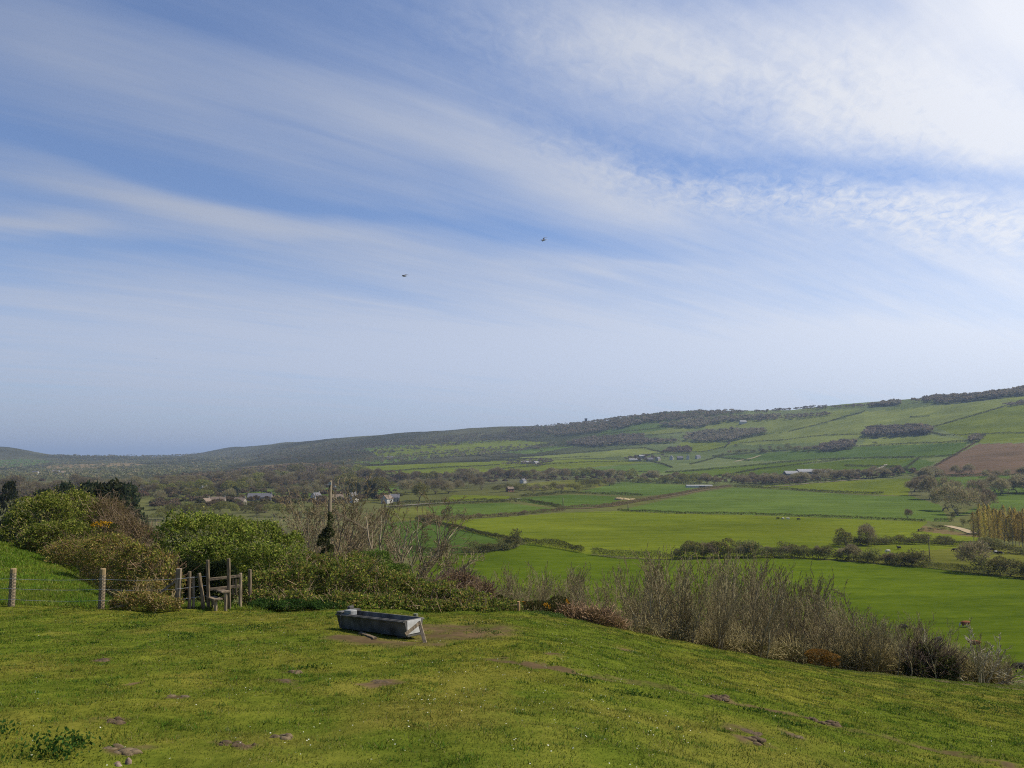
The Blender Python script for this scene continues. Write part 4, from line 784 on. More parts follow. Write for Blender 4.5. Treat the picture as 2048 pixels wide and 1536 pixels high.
# ------------------------------------------------------------------ valley trees: a few kinds, copied one by one
def crown_pts(rng, n, blobs, shell=.3): return lobes_pts(rng, n, blobs, shell, .25, 2.0, -.6)
def proto_tree(name, kind, seed):
    rng = rng_(seed); r = empty(name, (0, 0, 0), '', 'tree'); seg = []
    if kind == 'bare':                          # 10 m, twiggy round crown
        out = branches(rng, (0, 0, -.3), (0, 0, 1), 4.5, .28, 3, [7, 4, 3], .75, .08, .72, .7 if False else .68, 4, 0, [], .35, .03); seg = [s for l, s in out]
        bl = [(rng.normal() * 1.3, rng.normal() * 1.3, 5.2 + rng.normal() * 1.0, 2.9, 2.9, 3.2) for _ in range(5)]; P, d = crown_pts(rng, 2600, bl, .4); k_ = P[:, 2] > 1.2; P, d = P[k_], d[k_]
        C = colmix(rng, len(P), [(.25, .2, .12), (.31, .24, .145), (.2, .17, .10), (.25, .235, .10)]); g = leaf_geo(P, rng.uniform(.6, 1.5, len(P)), C, rng, .13, axis=d * .8 + np.array([0, 0, .5]))
    elif kind == 'willow':
        out = branches(rng, (0, 0, -.3), (0, 0, 1), 3.5, .25, 2, [7, 4], .8, .05, .7, .65, 4, 0, [], .3, .03); seg = [s for l, s in out]
        bl = [(rng.normal() * 1.8, rng.normal() * 1.8, 5 + rng.normal() * .9, 2.5, 2.5, 2.2) for _ in range(5)]; P, d = crown_pts(rng, 1500, bl, .25)
        C = colmix(rng, len(P), [(.2, .2, .06), (.25, .22, .07), (.15, .16, .05)]); g = leaf_geo(P, rng.uniform(.4, .8, len(P)), C, rng, .45)
    elif kind == 'bush':
        seg = [s for l, s in branches(rng, (0, 0, -.3), (0, 0, 1), 1.5, .15, 1, [6], .8, .05, .7, .6, 3, 0, [], .1, .03)]
        bl = [(rng.normal() * 1.1, rng.normal() * 1.1, 1.6 + rng.normal() * .4, 1.6, 1.6, 1.6) for _ in range(5)]; P, d = crown_pts(rng, 1300, bl, .5); P = P[P[:, 2] > 0]; d = d[:len(P)]
        C = colmix(rng, len(P), [(.14, .145, .05), (.2, .165, .075), (.10, .115, .035), (.21, .2, .065)]); g = leaf_geo(P, rng.uniform(.25, .5, len(P)), C, rng, .35)
    elif kind == 'conifer':
        seg = [s for l, s in branches(rng, (0, 0, -.3), (0, 0, 1), 9, .35, 1, [14], 1.3, .02, .04, .35, 6, 0, [], .15, .04)]
        bl = [(rng.normal() * .5, rng.normal() * .5, z, 3.3 - z * .16, 3.3 - z * .16, 1.6) for z in (1.8, 3.2, 4.8, 6.3, 7.8, 9.0)]; P, d = crown_pts(rng, 2600, bl, .2)
        C = colmix(rng, len(P), [(.028, .042, .022), (.045, .058, .028), (.06, .066, .03)]); g = leaf_geo(P, rng.uniform(.4, .9, len(P)), C, rng, .4)
    elif kind == 'poplar':
        out = branches(rng, (0, 0, -.3), (0, 0, 1), 14, .2, 2, [26, 5], .32, .14, .03, .26, 8, 0, [], .12, .025); seg = [s for l, s in out]
        t = rng.random(900); a = rng.uniform(0, 6.28, 900); rad = 1.7 * np.sin(np.clip(t * .9 + .1, 0, 1) * math.pi) ** .7 * np.sqrt(rng.random(900)); P = np.stack([rad * np.cos(a), rad * np.sin(a), 2.0 + t * 12.3], 1); d = np.tile(np.array([[0, 0, 1.]]), (900, 1))
        C = colmix(rng, 900, [(.52, .42, .10), (.42, .35, .09), (.6, .45, .12)]); g = leaf_geo(P, rng.uniform(.4, 1.0, 900), C, rng, .2, axis=d)
    v, f, c = tube_geo(seg, (.2, .165, .115) if kind != 'poplar' else (.42, .36, .25), rng, 4); link('trunk', mesh_np('trunk', v, f, c), M_TWIG, r); link('crown', mesh_np('crown', *g), M_FAR, r)
    r['_h'] = float(g[0][:, 2].max()); return r
KIND = {'bare': 'bare_tree', 'willow': 'willow_tree', 'bush': 'hedgerow_bush', 'conifer': 'conifer_tree', 'poplar': 'poplar_tree'}
PT_ = {k: [proto_tree(KIND[k], k, 200 + 10 * i + j) for j in range(5 if k == 'bare' else 3)] for i, k in enumerate(KIND)}
HT = {id(r): r['_h'] for v in PT_.values() for r in v}
for v in PT_.values():
    for r in v: del r['_h']
FREE = {k: list(v) for k, v in PT_.items()}; TRNG = random.Random(3)
def tree(kind, p, h, label, group=None, wide=1.0):
    if FREE[kind]: r = FREE[kind].pop(0); pr = r
    else: pr = TRNG.choice(PT_[kind]); r = dup(pr, p)
    s = h / HT[id(pr)]; r.location = p; r.rotation_euler = (0, 0, TRNG.uniform(0, 6.28)); r.scale = (s * wide, s * wide, s); r['label'] = label; r['category'] = 'bush' if kind == 'bush' else 'tree'
    if group: r['group'] = group
    elif 'group' in r: del r['group']
    return r
def tree_px(kind, px, py, hpx, label, group=None, wide=1.0, ymin=110):
    p = G(px, py, ymin); return tree(kind, p, hpx * p.y / F_PX, label, group, wide)
def belt(kinds, pts, n, h0, h1, label, group, wide=1.15, ymin=110, jy=3):
    pts = np.asarray(pts, float); L = np.concatenate([[0], np.cumsum(np.hypot(*np.diff(pts, axis=0).T))])
    for i in range(n):
        t = (i + TRNG.random()) / n * L[-1]; x = np.interp(t, L, pts[:, 0]); y = np.interp(t, L, pts[:, 1]) + TRNG.uniform(-jy, jy); k = TRNG.choice(kinds)
        tree_px(k, x, y, TRNG.uniform(h0, h1), label, group, wide * TRNG.uniform(.85, 1.25), ymin)
# single trees one can point to
tree_px('bare', 1735, 1091, 46, 'lone bare oak behind the bushy hedge', wide=.95)
tree_px('willow', 1692, 1094, 36, 'rounded leafing tree just left of the lone bare oak', wide=.9)
tree_px('bare', 1943, 1144, 66, 'broad reddish bare tree at the right end of the bushy hedge', wide=.95)
tree_px('bush', 1026, 1098, 42, 'tall round bush where two hedges meet', wide=.85)
tree_px('bare', 1818, 1038, 22, 'small bare tree on the hedge end left of the copse', wide=.9)
tree_px('bush', 1907, 1042, 20, 'narrow ivy clad stump tree under the copse', wide=.35)
for x, y, h, w, lab in [(1860, 1000, 50, 1.0, 'leftmost bare tree of the copse, half behind the domed one'), (1885, 1022, 60, 1.1, 'domed bare tree with spreading crown at the front of the copse'), (1925, 1030, 62, 1.1, 'broad brown bare tree in the centre of the copse'), (1955, 1026, 54, 1.0, 'bare tree on the right side of the copse'), (1975, 1018, 44, 1.0, 'rightmost low bare tree of the copse'), (1905, 1000, 48, 1.0, 'bare tree at the back of the copse'), (1838, 992, 34, 1.2, 'low dark bare tree left of the copse at the field corner')]:
    tree_px('bare', x, y, h, lab, 'copse of bare trees on the right', w, 300)
belt(['bare'], [(1955, 992), (2060, 985), (2150, 990)], 12, 30, 42, 'dark bare tree in the row below the ploughed field', 'row of bare trees below the ploughed field', 1.2, 400, 4)
belt(['bare'], [(1845, 955), (1900, 948), (1960, 950), (2100, 951)], 14, 12, 24, 'bare tree along the lower edge of the ploughed field', 'bare trees edging the ploughed field', 1.3, 500, 3)
belt(['bare'], [(1825, 985), (1850, 962), (1870, 950)], 6, 22, 30, 'bare tree in the strip between copse and ploughed field', 'strip of bare trees above the copse', 1.3, 400, 3)
belt(['poplar'], [(1948, 1082), (2000, 1088), (2060, 1094), (2120, 1100)], 24, 58, 76, 'golden budding poplar in the front row of the plantation', 'poplars in the plantation on the right', 1.0, 250, 2)
belt(['poplar'], [(1955, 1068), (2020, 1072), (2110, 1078)], 20, 48, 62, 'golden budding poplar in the rear row of the plantation', 'poplars in the plantation on the right', 1.0, 250, 2)
tree_px('willow', 1946, 1058, 22, 'bright yellow green shrub in front of the poplar row', wide=.8); tree_px('bush', 1928, 1052, 18, 'dark bush left of the yellow green shrub', wide=.7); tree_px('bush', 1965, 1064, 28, 'tall dark bush beside the yellow green shrub', wide=.5)
belt(['bush'], [(1950, 1100), (2000, 1102), (2060, 1108), (2130, 1112)], 10, 16, 28, 'low bush under the poplars', 'bushes under the poplars', 1.3, 200, 3)
belt(['bush'], [(1840, 1062), (1880, 1058), (1910, 1066)], 5, 6, 11, 'low dark gorse mound beside the sandy track', 'gorse mounds beside the sandy track', 1.5, 200, 2)
belt(['bush', 'bare', 'bush', 'willow', 'bare'], [(1360, 1118), (1450, 1116), (1550, 1114), (1655, 1118)], 22, 16, 40, 'bushy thorn in the tall part of the middle hedge', 'thorns of the tall middle hedge', 1.05, 200, 1.5)
belt(['bush', 'bush', 'bare'], [(1672, 1120), (1770, 1127), (1850, 1133)], 12, 20, 36, 'thorn bush in the ragged hedge right of the field gap', 'thorns of the ragged right hedge', 1.2, 200, 2)
belt(['bush', 'willow'], [(1975, 1146), (2060, 1156), (2150, 1166)], 9, 26, 40, 'leafing bush beside the broad reddish tree', 'bushes at the right hedge end', 1.1, 180, 2)
belt(['bush'], [(1670, 1090), (1760, 1088), (1850, 1086), (1915, 1090)], 14, 12, 20, 'low dark bush in the hedge below the lone oak', 'bushes below the lone oak', 1.5, 200, 2)
belt(['bush'], [(935, 1108), (1000, 1102), (1045, 1092)], 9, 14, 24, 'bush in the hedge left of the tall round bush', 'bushes in the hedge by the tall round bush', 1.3, 200, 2)
# the tree belt across the valley and the leafy middle distance on the left
belt(['bare', 'bare', 'bare', 'willow'], [(800, 962), (950, 960), (1100, 956), (1250, 960), (1450, 966), (1560, 968)], 64, 14, 25, 'bare tree in the long belt across the middle of the valley', 'trees in the belt across the valley', 1.35, 500, 4)
belt(['bare'], [(1480, 968), (1600, 962), (1700, 956), (1800, 950)], 34, 14, 24, 'bare tree around the grey farm sheds', 'trees around the grey farm sheds', 1.3, 500, 4)
belt(['willow'], [(1260, 966), (1330, 967), (1400, 970)], 12, 9, 14, 'pale blossoming bush at the foot of the valley belt', 'pale bushes at the foot of the belt', 1.3, 500, 2)
belt(['bare', 'willow', 'bush'], [(1000, 985), (1080, 984), (1160, 980), (1240, 966)], 22, 10, 18, 'brown shrub in the thicket left of the pale green field', 'shrubs in the thicket by the pale field', 1.4, 400, 4)
tree_px('willow', 840, 1001, 38, 'large rounded yellowish willow right of the conifers', wide=1.0, ymin=400)
belt(['bare'], [(800, 990), (880, 985), (960, 978)], 10, 24, 34, 'bare tree behind the yellowish willow', 'bare trees behind the willow', 1.2, 400, 5)
for x, y, h, w in [(735, 1000, 40, .7), (748, 1001, 36, .7), (700, 995, 30, .9), (715, 998, 34, .8)]: tree_px('conifer', x, y, h, 'dark conifer in the clump behind the pole', 'dark conifers behind the pole', w, 400)
tree_px('conifer', 470, 995, 24, 'round dark evergreen among the village trees', wide=1.0, ymin=350)
belt(['bare', 'bare', 'willow'], [(300, 1000), (420, 990), (560, 986), (660, 982), (780, 985)], 46, 18, 32, 'bare tree among the village roofs', 'trees among the village roofs', 1.25, 350, 12)
belt(['bare', 'bare', 'willow'], [(280, 980), (400, 968), (520, 962), (640, 958), (760, 952)], 50, 16, 28, 'bare tree in the wooded ground behind the village', 'trees behind the village', 1.3, 500, 9)
belt(['bare'], [(-60, 1000), (60, 985), (160, 985), (280, 985)], 26, 22, 36, 'reddish bare tree beyond the left bushes', 'reddish bare trees beyond the left bushes', 1.2, 200, 8)
belt(['bare', 'willow', 'bush'], [(300, 1040), (360, 1030), (480, 1025), (560, 1030), (700, 1045)], 20, 16, 30, 'shrubby tree in the hollow beyond the green bush', 'shrubs in the hollow beyond the green bush', 1.2, 250, 6)
def big_conifer(px, py, Y, hpx, label, wide, kind='conifer'):
    p = GY(px, Y, 1000); top = PT(px, py - hpx, Y); tree('conifer', p, top.z - p.z, label, 'dark cypresses on the left', wide)
big_conifer(222, 1030, 150, 76, 'big dark cypress with drooping right side', .83); big_conifer(185, 1000, 170, 42, 'dark cypress left of the biggest one', .68); big_conifer(165, 1000, 180, 44, 'slim dark cypress leftmost of the main clump', .48); big_conifer(130, 985, 220, 26, 'smaller dark cypress standing apart on the left', .75); big_conifer(20, 985, 220, 28, 'dark cypress near the left picture edge', .42); big_conifer(252, 985, 230, 24, 'low dark cypress behind the biggest one', .75); big_conifer(95, 990, 230, 16, 'distant low cypress between the left ones', .75)
belt(['bush', 'bare'], [(880, 1032), (960, 1034), (1060, 1030), (1120, 1022)], 12, 5, 10, 'brown scrub bush along the top of the light green field', 'scrub along the light green field', 1.6, 300, 2)
tree_px('bush', 893, 1030, 20, 'dark round bush on the mid green field edge', wide=1.0, ymin=300)
belt(['bare', 'bush'], [(1020, 905), (1200, 890), (1400, 880), (1600, 900), (1750, 890)], 26, 4, 8, 'small hedgerow tree dotted on the hillside', 'hedgerow trees on the hillside', 1.3, 900, 8)
belt(['bush', 'bare'], [(1440, 912), (1520, 905), (1640, 898)], 18, 6, 11, 'bush in the bushy strip between hillside fields', 'bushes in the hillside strip', 1.5, 700, 3)

# ------------------------------------------------------------------ woods on the hills, each one mass
def wood(label, poly, n, h, cols, ymin=700, seed=1, q=26, wid=.8):
    n = int(n * 2.2)
    rng = rng_(seed); poly = np.asarray(poly, float); x0, y0 = poly.min(0); x1, y1 = poly.max(0); base = []
    tries = 0
    while len(base) < n and tries < n * 12:
        tries += 1; px, py = rng.uniform(x0, x1), rng.uniform(y0, y1)
        if inpoly(np.array(px), np.array(py), poly.tolist()): base.append(hit(px, py, ymin))
    B = np.array(base); n = len(B); z = base_z(B[:, 0], B[:, 1]) + bumps(B[:, 0], B[:, 1]); hh = h * rng.uniform(.65, 1.2, n); i = np.repeat(np.arange(n), q); d = unit(rng, len(i)); d[:, 2] = np.abs(d[:, 2]) * 1.0 - .35
    rad = hh[i] * wid * .62; f = rng.uniform(.55, 1.05, len(i)); P = np.stack([B[i, 0] + d[:, 0] * rad * f, B[i, 1] + d[:, 1] * rad * f, z[i] + hh[i] * (.6 + .38 * d[:, 2] * f)], 1)
    C = colmix(rng, n, cols, None, .14)[i] * rng.uniform(.88, 1.12, (len(i), 1)); V, Fc, Cc = leaf_geo(P, hh[i] * rng.uniform(.25, .5, len(i)), C, rng, .5, axis=d * .4)
    seg = np.stack([B[:, 0], B[:, 1], z - .5, B[:, 0], B[:, 1], z + hh * .6, hh * .02, hh * .012], 1); v, f2, c2 = tube_geo(seg, (.09, .075, .055), rng, 3)
    tag(link('woodland', mesh_np('woodland', *merge([(V, Fc, Cc), (v, f2, c2)])), M_FAR), label, 'woodland', kind='stuff')
WB = [(.19, .155, .105), (.23, .185, .125), (.16, .145, .085)]; WG = [(.2, .195, .095), (.18, .18, .10), (.25, .21, .12)]
wood('square bare wood on the middle of the hillside', [(1366, 882), (1372, 872), (1400, 866), (1470, 862), (1530, 864), (1530, 870), (1460, 884), (1400, 885)], 260, 13, WB, seed=1)
wood('bare wood with pale trunks on the right hill pasture', [(1728, 876), (1735, 862), (1800, 860), (1850, 858), (1870, 868), (1800, 872)], 130, 16, WB, seed=2)
wood('small round bare wood above the dark crop field', [(1638, 905), (1645, 895), (1690, 888), (1712, 888), (1705, 898), (1660, 905)], 80, 14, WB, seed=3)
wood('long bare wood below the wooded skyline', [(1130, 890), (1180, 878), (1285, 872), (1290, 880), (1360, 885), (1280, 890), (1180, 894)], 330, 13, WB, seed=4)
wood('dark wood along the skyline by the church tower', [(1090, 868), (1150, 850), (1220, 838), (1330, 828), (1460, 824), (1500, 826), (1380, 838), (1290, 848), (1230, 862), (1120, 872)], 620, 12, WB, seed=5)
wood('dark wood on the upper slope below the skyline', [(1315, 852), (1390, 838), (1560, 832), (1560, 836), (1450, 846), (1390, 858), (1350, 856)], 230, 12, WB, seed=6)
wood('thin wood strip on the upper right slope', [(1460, 842), (1550, 832), (1660, 828), (1660, 832), (1550, 842), (1470, 846)], 110, 9, WB, seed=7)
wood('skyline wood at the top right of the ridge', [(1825, 806), (1870, 796), (1950, 794), (2048, 780), (2120, 772), (2120, 786), (2048, 792), (1900, 808)], 260, 14, WB, seed=8, q=40)
wood('short skyline wood left of the ridge top', [(1738, 811), (1770, 807), (1800, 806), (1800, 812), (1745, 815)], 60, 13, WB, seed=9, q=40)
wood('thin treeline on the middle skyline', [(1500, 824), (1560, 819), (1660, 814), (1740, 810), (1740, 813), (1600, 822), (1510, 827)], 70, 9, WB, seed=10)
wood('trees on the skyline left of the church', [(1010, 862), (1040, 856), (1100, 852), (1160, 846), (1160, 856), (1090, 866), (1020, 868)], 150, 11, WB, seed=11)
wood('wooded lower slopes far off to the left', [(430, 918), (520, 900), (700, 885), (860, 876), (1010, 868), (1100, 872), (1000, 885), (900, 895), (740, 912), (560, 925)], 560, 11, WG, 1400, seed=12)
wood('woods and hedges on the hazy left slope', [(640, 930), (740, 915), (860, 905), (1000, 895), (1130, 885), (1130, 890), (1020, 908), (850, 922), (720, 932)], 240, 10, WG, 1200, seed=13)
wood('brown wooded low hill behind the village', [(330, 958), (450, 945), (580, 932), (650, 930), (700, 940), (700, 962), (560, 965), (400, 972), (320, 975)], 620, 10, [(.19, .14, .08), (.22, .155, .09), (.15, .14, .065)], 700, seed=14)
wood('wooded plain in the far left distance', [(-60, 930), (100, 918), (260, 915), (430, 912), (520, 920), (420, 945), (260, 958), (100, 962), (-60, 962)], 900, 10, WG, 900, seed=15)
wood('distant treeline on the left horizon', [(90, 912), (200, 913), (330, 911), (430, 906), (470, 904), (470, 910), (330, 916), (100, 917)], 200, 12, WG, 2500, seed=16)
wood('copse above the farmstead', [(1325, 908), (1340, 900), (1380, 898), (1385, 908)], 40, 13, WB, seed=17)
wood('trees in the farmyard on the lower hill', [(1240, 920), (1290, 914), (1340, 916), (1290, 926)], 26, 9, WB, seed=18)
wood('trees around the left farm on the lower hill', [(1000, 930), (1060, 922), (1120, 922), (1080, 934)], 40, 9, WB, seed=19)
wood('clump at the top corner of the ploughed field', [(1935, 886), (1950, 876), (1970, 878), (1960, 888)], 24, 10, WB, 600, seed=20)
wood('clump high on the right pasture edge', [(2005, 810), (2060, 803), (2060, 812), (2010, 814)], 30, 8, WB, seed=21)

wood('trees and gardens filling the village hollow', [(290, 1020), (340, 990), (480, 984), (640, 980), (790, 985), (800, 1000), (700, 1012), (560, 1016), (420, 1022)], 130, 7, [(.19, .15, .08), (.15, .15, .06), (.22, .17, .10)], 350, seed=22, q=90)
wood('wooded slope behind the village roofs', [(280, 985), (330, 962), (560, 950), (700, 945), (800, 948), (790, 968), (640, 975), (480, 980)], 300, 8, [(.19, .145, .085), (.16, .15, .065), (.22, .165, .10)], 500, seed=23, q=60)
wood('reddish brown trees filling the ground beyond the left bushes', [(-80, 1010), (-80, 970), (80, 968), (300, 972), (300, 1000), (200, 1012)], 140, 8, [(.22, .15, .095), (.2, .15, .085), (.16, .14, .07)], 180, seed=24, q=110)
wood('leafless undergrowth in the belt across the valley', [(700, 965), (800, 955), (1000, 950), (1250, 952), (1450, 960), (1700, 950), (1830, 945), (1840, 952), (1700, 962), (1560, 972), (1440, 968), (1240, 962), (1000, 968), (800, 972)], 200, 7, [(.19, .15, .085), (.16, .14, .065), (.22, .17, .10)], 600, seed=25, q=70)
# ------------------------------------------------------------------ hedges
HC = [(.085, .09, .032), (.12, .10, .045), (.065, .078, .028), (.10, .115, .035)]; HB = [(.18, .13, .07), (.21, .155, .085), (.13, .115, .055)]
def hedge(label, pts, h, w, ymin=150, seed=1, cols=HC, group=None, dens=1.0, step=None):
    rng = rng_(seed + 500); raw = [hit(a, b, ymin) for a, b in pts]; P = np.array(raw); L = np.concatenate([[0], np.cumsum(np.hypot(*np.diff(P, axis=0).T))])
    ymean = float(P[:, 1].mean()); leaf = max(.22, ymean / F_PX * 1.5); n = int(min(16000, max(150, L[-1] * (h * 2 + w) / leaf ** 2 * 1.6 * dens))); t = rng.random(n) * L[-1]
    x = np.interp(t, L, P[:, 0]); y = np.interp(t, L, P[:, 1]); tx = np.interp(t + 1, L, P[:, 0]) - np.interp(t - 1, L, P[:, 0]); ty = np.interp(t + 1, L, P[:, 1]) - np.interp(t - 1, L, P[:, 1]); tl = np.hypot(tx, ty) + 1e-9
    hv = h * (.55 + .75 * fbm(t, t * 0 + seed, max(6, leaf * 5), seed, 2)); off = rng.uniform(-.5, .5, n) * w; a = rng.random(n) ** .6
    x2 = x - ty / tl * off; y2 = y + tx / tl * off; z = gz(x2, y2) + hv * a * (1 - (2 * off / w) ** 2 * .25)
    C = colmix(rng, n, cols, None, .25); V, Fc, Cc = leaf_geo(np.stack([x2, y2, z], 1), leaf * rng.uniform(.6, 1.3, n), C, rng, .6); p = Vector((raw[0][0], raw[0][1], float(gz(*raw[0]))))
    o = link('hedge', mesh_np('hedge', V - np.array(p), Fc, Cc), M_FAR); o.location = p; tag(o, label, 'hedge', group)
HL = [
 ('ragged low hedge from the bare trees to the tall round bush', [(800, 1098), (866, 1106), (925, 1106), (1000, 1100), (1030, 1094)], 2.2, 2.2, HC),
 ('trimmed hedge right of the tall round bush, ending at a gap', [(1048, 1088), (1100, 1094), (1166, 1106)], 3.2, 2.4, HC),
 ('trimmed dark hedge just right of the gap', [(1184, 1110), (1239, 1116), (1290, 1118), (1350, 1119)], 3.0, 2.4, HC),
 ('tall overgrown middle hedge with dark ditch', [(1350, 1119), (1444, 1117), (1547, 1115), (1662, 1119)], 4.4, 3, HC),
 ('ragged hedge running to the right picture edge', [(1670, 1120), (1771, 1128), (1838, 1133), (1940, 1145), (2048, 1155), (2200, 1170)], 2.4, 2.4, HC),
 ('diagonal hedge between the dark and the light field', [(832, 1040), (908, 1056), (976, 1072), (1012, 1081), (1050, 1088)], 2.4, 2.4, HC),
 ('long low hedge along the top of the broad light field', [(1235, 1023), (1342, 1028), (1513, 1031), (1703, 1038), (1852, 1043)], 2.0, 2.2, HC),
 ('short hedge piece below the copse', [(1868, 1042), (1905, 1043)], 2.5, 2.5, HC),
 ('straight dark hedge above the long green field', [(1468, 975), (1581, 980), (1700, 989), (1767, 991)], 3.2, 3, HC),
 ('brown scrubby hedge along the top left of the light field', [(835, 1036), (890, 1040), (1010, 1032), (1130, 1023)], 2.6, 4, HB),
 ('dark hedge below the valley lane on the left', [(780, 1010), (860, 1006), (950, 1003), (1000, 1004), (1061, 1006), (1120, 1016)], 3.2, 3, HC),
 ('hedge above the valley lane on the left', [(780, 1016), (850, 1012), (901, 1009), (1010, 1005)], 2.2, 2, HC),
 ('dark hedge between the two fields left of the straw heap', [(1040, 994), (1137, 988), (1232, 991), (1285, 993)], 3.2, 3, HC),
 ('brown hedge bank running down beside the straw heap', [(1120, 1018), (1200, 1016), (1260, 1008), (1320, 996), (1400, 981), (1460, 973)], 2.5, 6, HB),
 ('hedge along the foot of the valley tree belt', [(1150, 966), (1246, 963), (1393, 970)], 4, 4, HC),
 ('hedge under the farm lane', [(1500, 973), (1600, 966), (1700, 960), (1780, 955)], 2.5, 3, HC),
 ('hedge along the bottom of the dull grazing', [(1672, 1092), (1760, 1090), (1850, 1089), (1930, 1094)], 3, 3, HC),
 ('hedge along the bottom of the ploughed field', [(1860, 954), (1950, 952), (2060, 951), (2200, 954)], 4, 4, HC),
 ('hedge up the left side of the ploughed field', [(1850, 946), (1885, 925), (1935, 897), (1950, 888)], 3, 3, HB),
]
for i, (lab, pts, h, w, c) in enumerate(HL): hedge(lab, pts, h, w, 150 if i < 8 else 300, i, c)
far = [[(1330, 946), (1430, 937), (1560, 926), (1640, 920), (1760, 917), (1830, 917)], [(1430, 953), (1520, 938), (1600, 930), (1690, 920)], [(1500, 922), (1425, 914), (1560, 903), (1701, 893), (1800, 889), (1936, 884)], [(1000, 916), (1100, 908), (1200, 902), (1290, 896), (1330, 905)],
       [(1000, 938), (1100, 930), (1180, 926), (1300, 924), (1345, 935)], [(1000, 950), (1120, 941), (1320, 946)], [(1576, 866), (1655, 845), (1730, 824)], [(1480, 887), (1560, 880), (1640, 872), (1730, 868)], [(1860, 856), (1970, 826), (2010, 814)], [(1855, 862), (1890, 872), (1940, 870), (2048, 866)], [(1840, 948), (1790, 935), (1690, 933)], [(1380, 930), (1440, 914), (1500, 908)],
       [(720, 947), (860, 938), (1000, 930)], [(700, 934), (830, 927), (1000, 920), (1180, 916)], [(760, 915), (900, 906), (1000, 900), (1180, 890)], [(1180, 874), (1280, 862), (1366, 852)], [(1450, 896), (1460, 884), (1535, 870)], [(1270, 914), (1330, 905), (1400, 905), (1450, 895)], [(1800, 945), (1838, 918), (1915, 912)], [(860, 915), (960, 912), (1080, 920)], [(1290, 873), (1366, 866)], [(2048, 866), (2100, 866)], [(1820, 835), (1860, 834)]]
FL = ['long hedge under the dark crop field on the hillside', 'hedge climbing behind the lower bright hill field', 'long hedge above the dark crop field on the hillside', 'hedge curving above the farmstead field', 'hedge running right from the left hill farm', 'hedge just above the valley tree belt', 'hedge climbing the pale pasture to the skyline', 'faint hedge across the pale hill pasture', 'hedge climbing steeply on the right pasture', 'hedge curving under the high right field', 'hedge behind the grey farm sheds', 'hedge right of the farmstead lane',
      'hedge across the lower left hill field', 'hedge along the top of the left hill field', 'hazy hedge on the far left slope', 'hedge below the skyline wood', 'hedge right of the square wood', 'hedge below the copse of the farmstead', 'hedge at the foot of the ploughed slope corner', 'short hazy hedge left of the farmstead field', 'short hedge left of the square wood', 'short hedge at the right edge under the high field', 'short dark hedge alone on the high pasture']
for i, pts in enumerate(far): hedge(FL[i], pts, 3.6, 4, 550, 40 + i, HC, 'hedges on the far hillside', 1.0)

# ------------------------------------------------------------------ tracks
def ribbon(name, label, pts, w, col, ymin, lift=.06):
    P = np.array([hit(a, b, ymin) for a, b in pts]); L = np.concatenate([[0], np.cumsum(np.hypot(*np.diff(P, axis=0).T))]); n = max(30, int(L[-1] / 4)); t = np.linspace(0, L[-1], n); x = np.interp(t, L, P[:, 0]); y = np.interp(t, L, P[:, 1]); tx, ty = np.gradient(x), np.gradient(y); tl = np.hypot(tx, ty); ww = w * (.7 + .6 * vn(t, t * 0, 14, 3)); V = []
    for k in (-.5, 0, .5): X, Y = x - ty / tl * ww * k, y + tx / tl * ww * k; V.append(np.stack([X, Y, gz(X, Y) + lift + .02 * ymin / 100], 1))
    V = np.stack(V, 1).reshape(-1, 3); i = np.arange(n - 1) * 3; Fc = np.concatenate([np.stack([i + k, i + k + 1, i + k + 4, i + k + 3], 1) for k in (0, 1)]); o = link(name, mesh_np(name, V, Fc, np.tile(np.array([col]), (len(V), 1)), True), M_LAND); o['kind'] = 'structure'; o['label'] = label
ribbon('track', 'brown embankment track crossing the valley', [(1112, 1018), (1160, 1019), (1220, 1014), (1300, 1000), (1380, 986), (1460, 973)], 8, (.125, .10, .055), 350, .25)
ribbon('path', 'sandy track curving past the gorse mounds', [(1895, 1052), (1925, 1060), (1950, 1069)], 4.5, (.36, .29, .18), 250, .25)
ribbon('road', 'pale farm lane below the sheds', [(1535, 974), (1620, 967), (1700, 961), (1760, 956)], 6, (.2, .17, .12), 500, .3)
ribbon('road', 'valley lane curving left of the embankment', [(770, 1013), (850, 1008), (920, 1004), (1010, 1001), (1040, 998)], 5, (.2, .18, .15), 350, .3)
ribbon('path', 'pale track climbing the hillside fields', [(1470, 924), (1500, 918), (1520, 912)], 9, (.26, .23, .13), 700, .3)
ribbon('path', 'pale track at the corner of the ploughed field', [(1745, 942), (1765, 935), (1772, 930)], 6, (.4, .36, .28), 600, .3)

# ------------------------------------------------------------------ buildings
M_WALLS = {'white': mat_noise('white_render', (.42, .4, .36), (.6, .58, .53), 1.2, bump=0), 'stone': mat_noise('limestone', (.24, .21, .17), (.40, .36, .29), 1.5, bump=0), 'dark': mat_noise('dark_cladding', (.10, .09, .08), (.18, .16, .14), 1.5, bump=0), 'brick': mat_noise('red_brick', (.24, .12, .08), (.36, .2, .14), 2, bump=0)}
M_ROOFS = {'slate': mat_noise('slate_roof', (.10, .10, .11), (.2, .19, .2), 1.5, bump=0), 'tile': mat_noise('stone_tile_roof', (.15, .11, .08), (.25, .19, .14), 1.5, bump=0), 'pale': mat_noise('pale_sheet_roof', (.22, .22, .215), (.36, .36, .35), .8, bump=0), 'grey': mat_noise('grey_sheet_roof', (.2, .2, .21), (.34, .34, .34), .8, bump=0)}
M_PANE = mat_noise('window_glass', (.03, .035, .04), (.06, .07, .08), 2, rough=.15, bump=0)
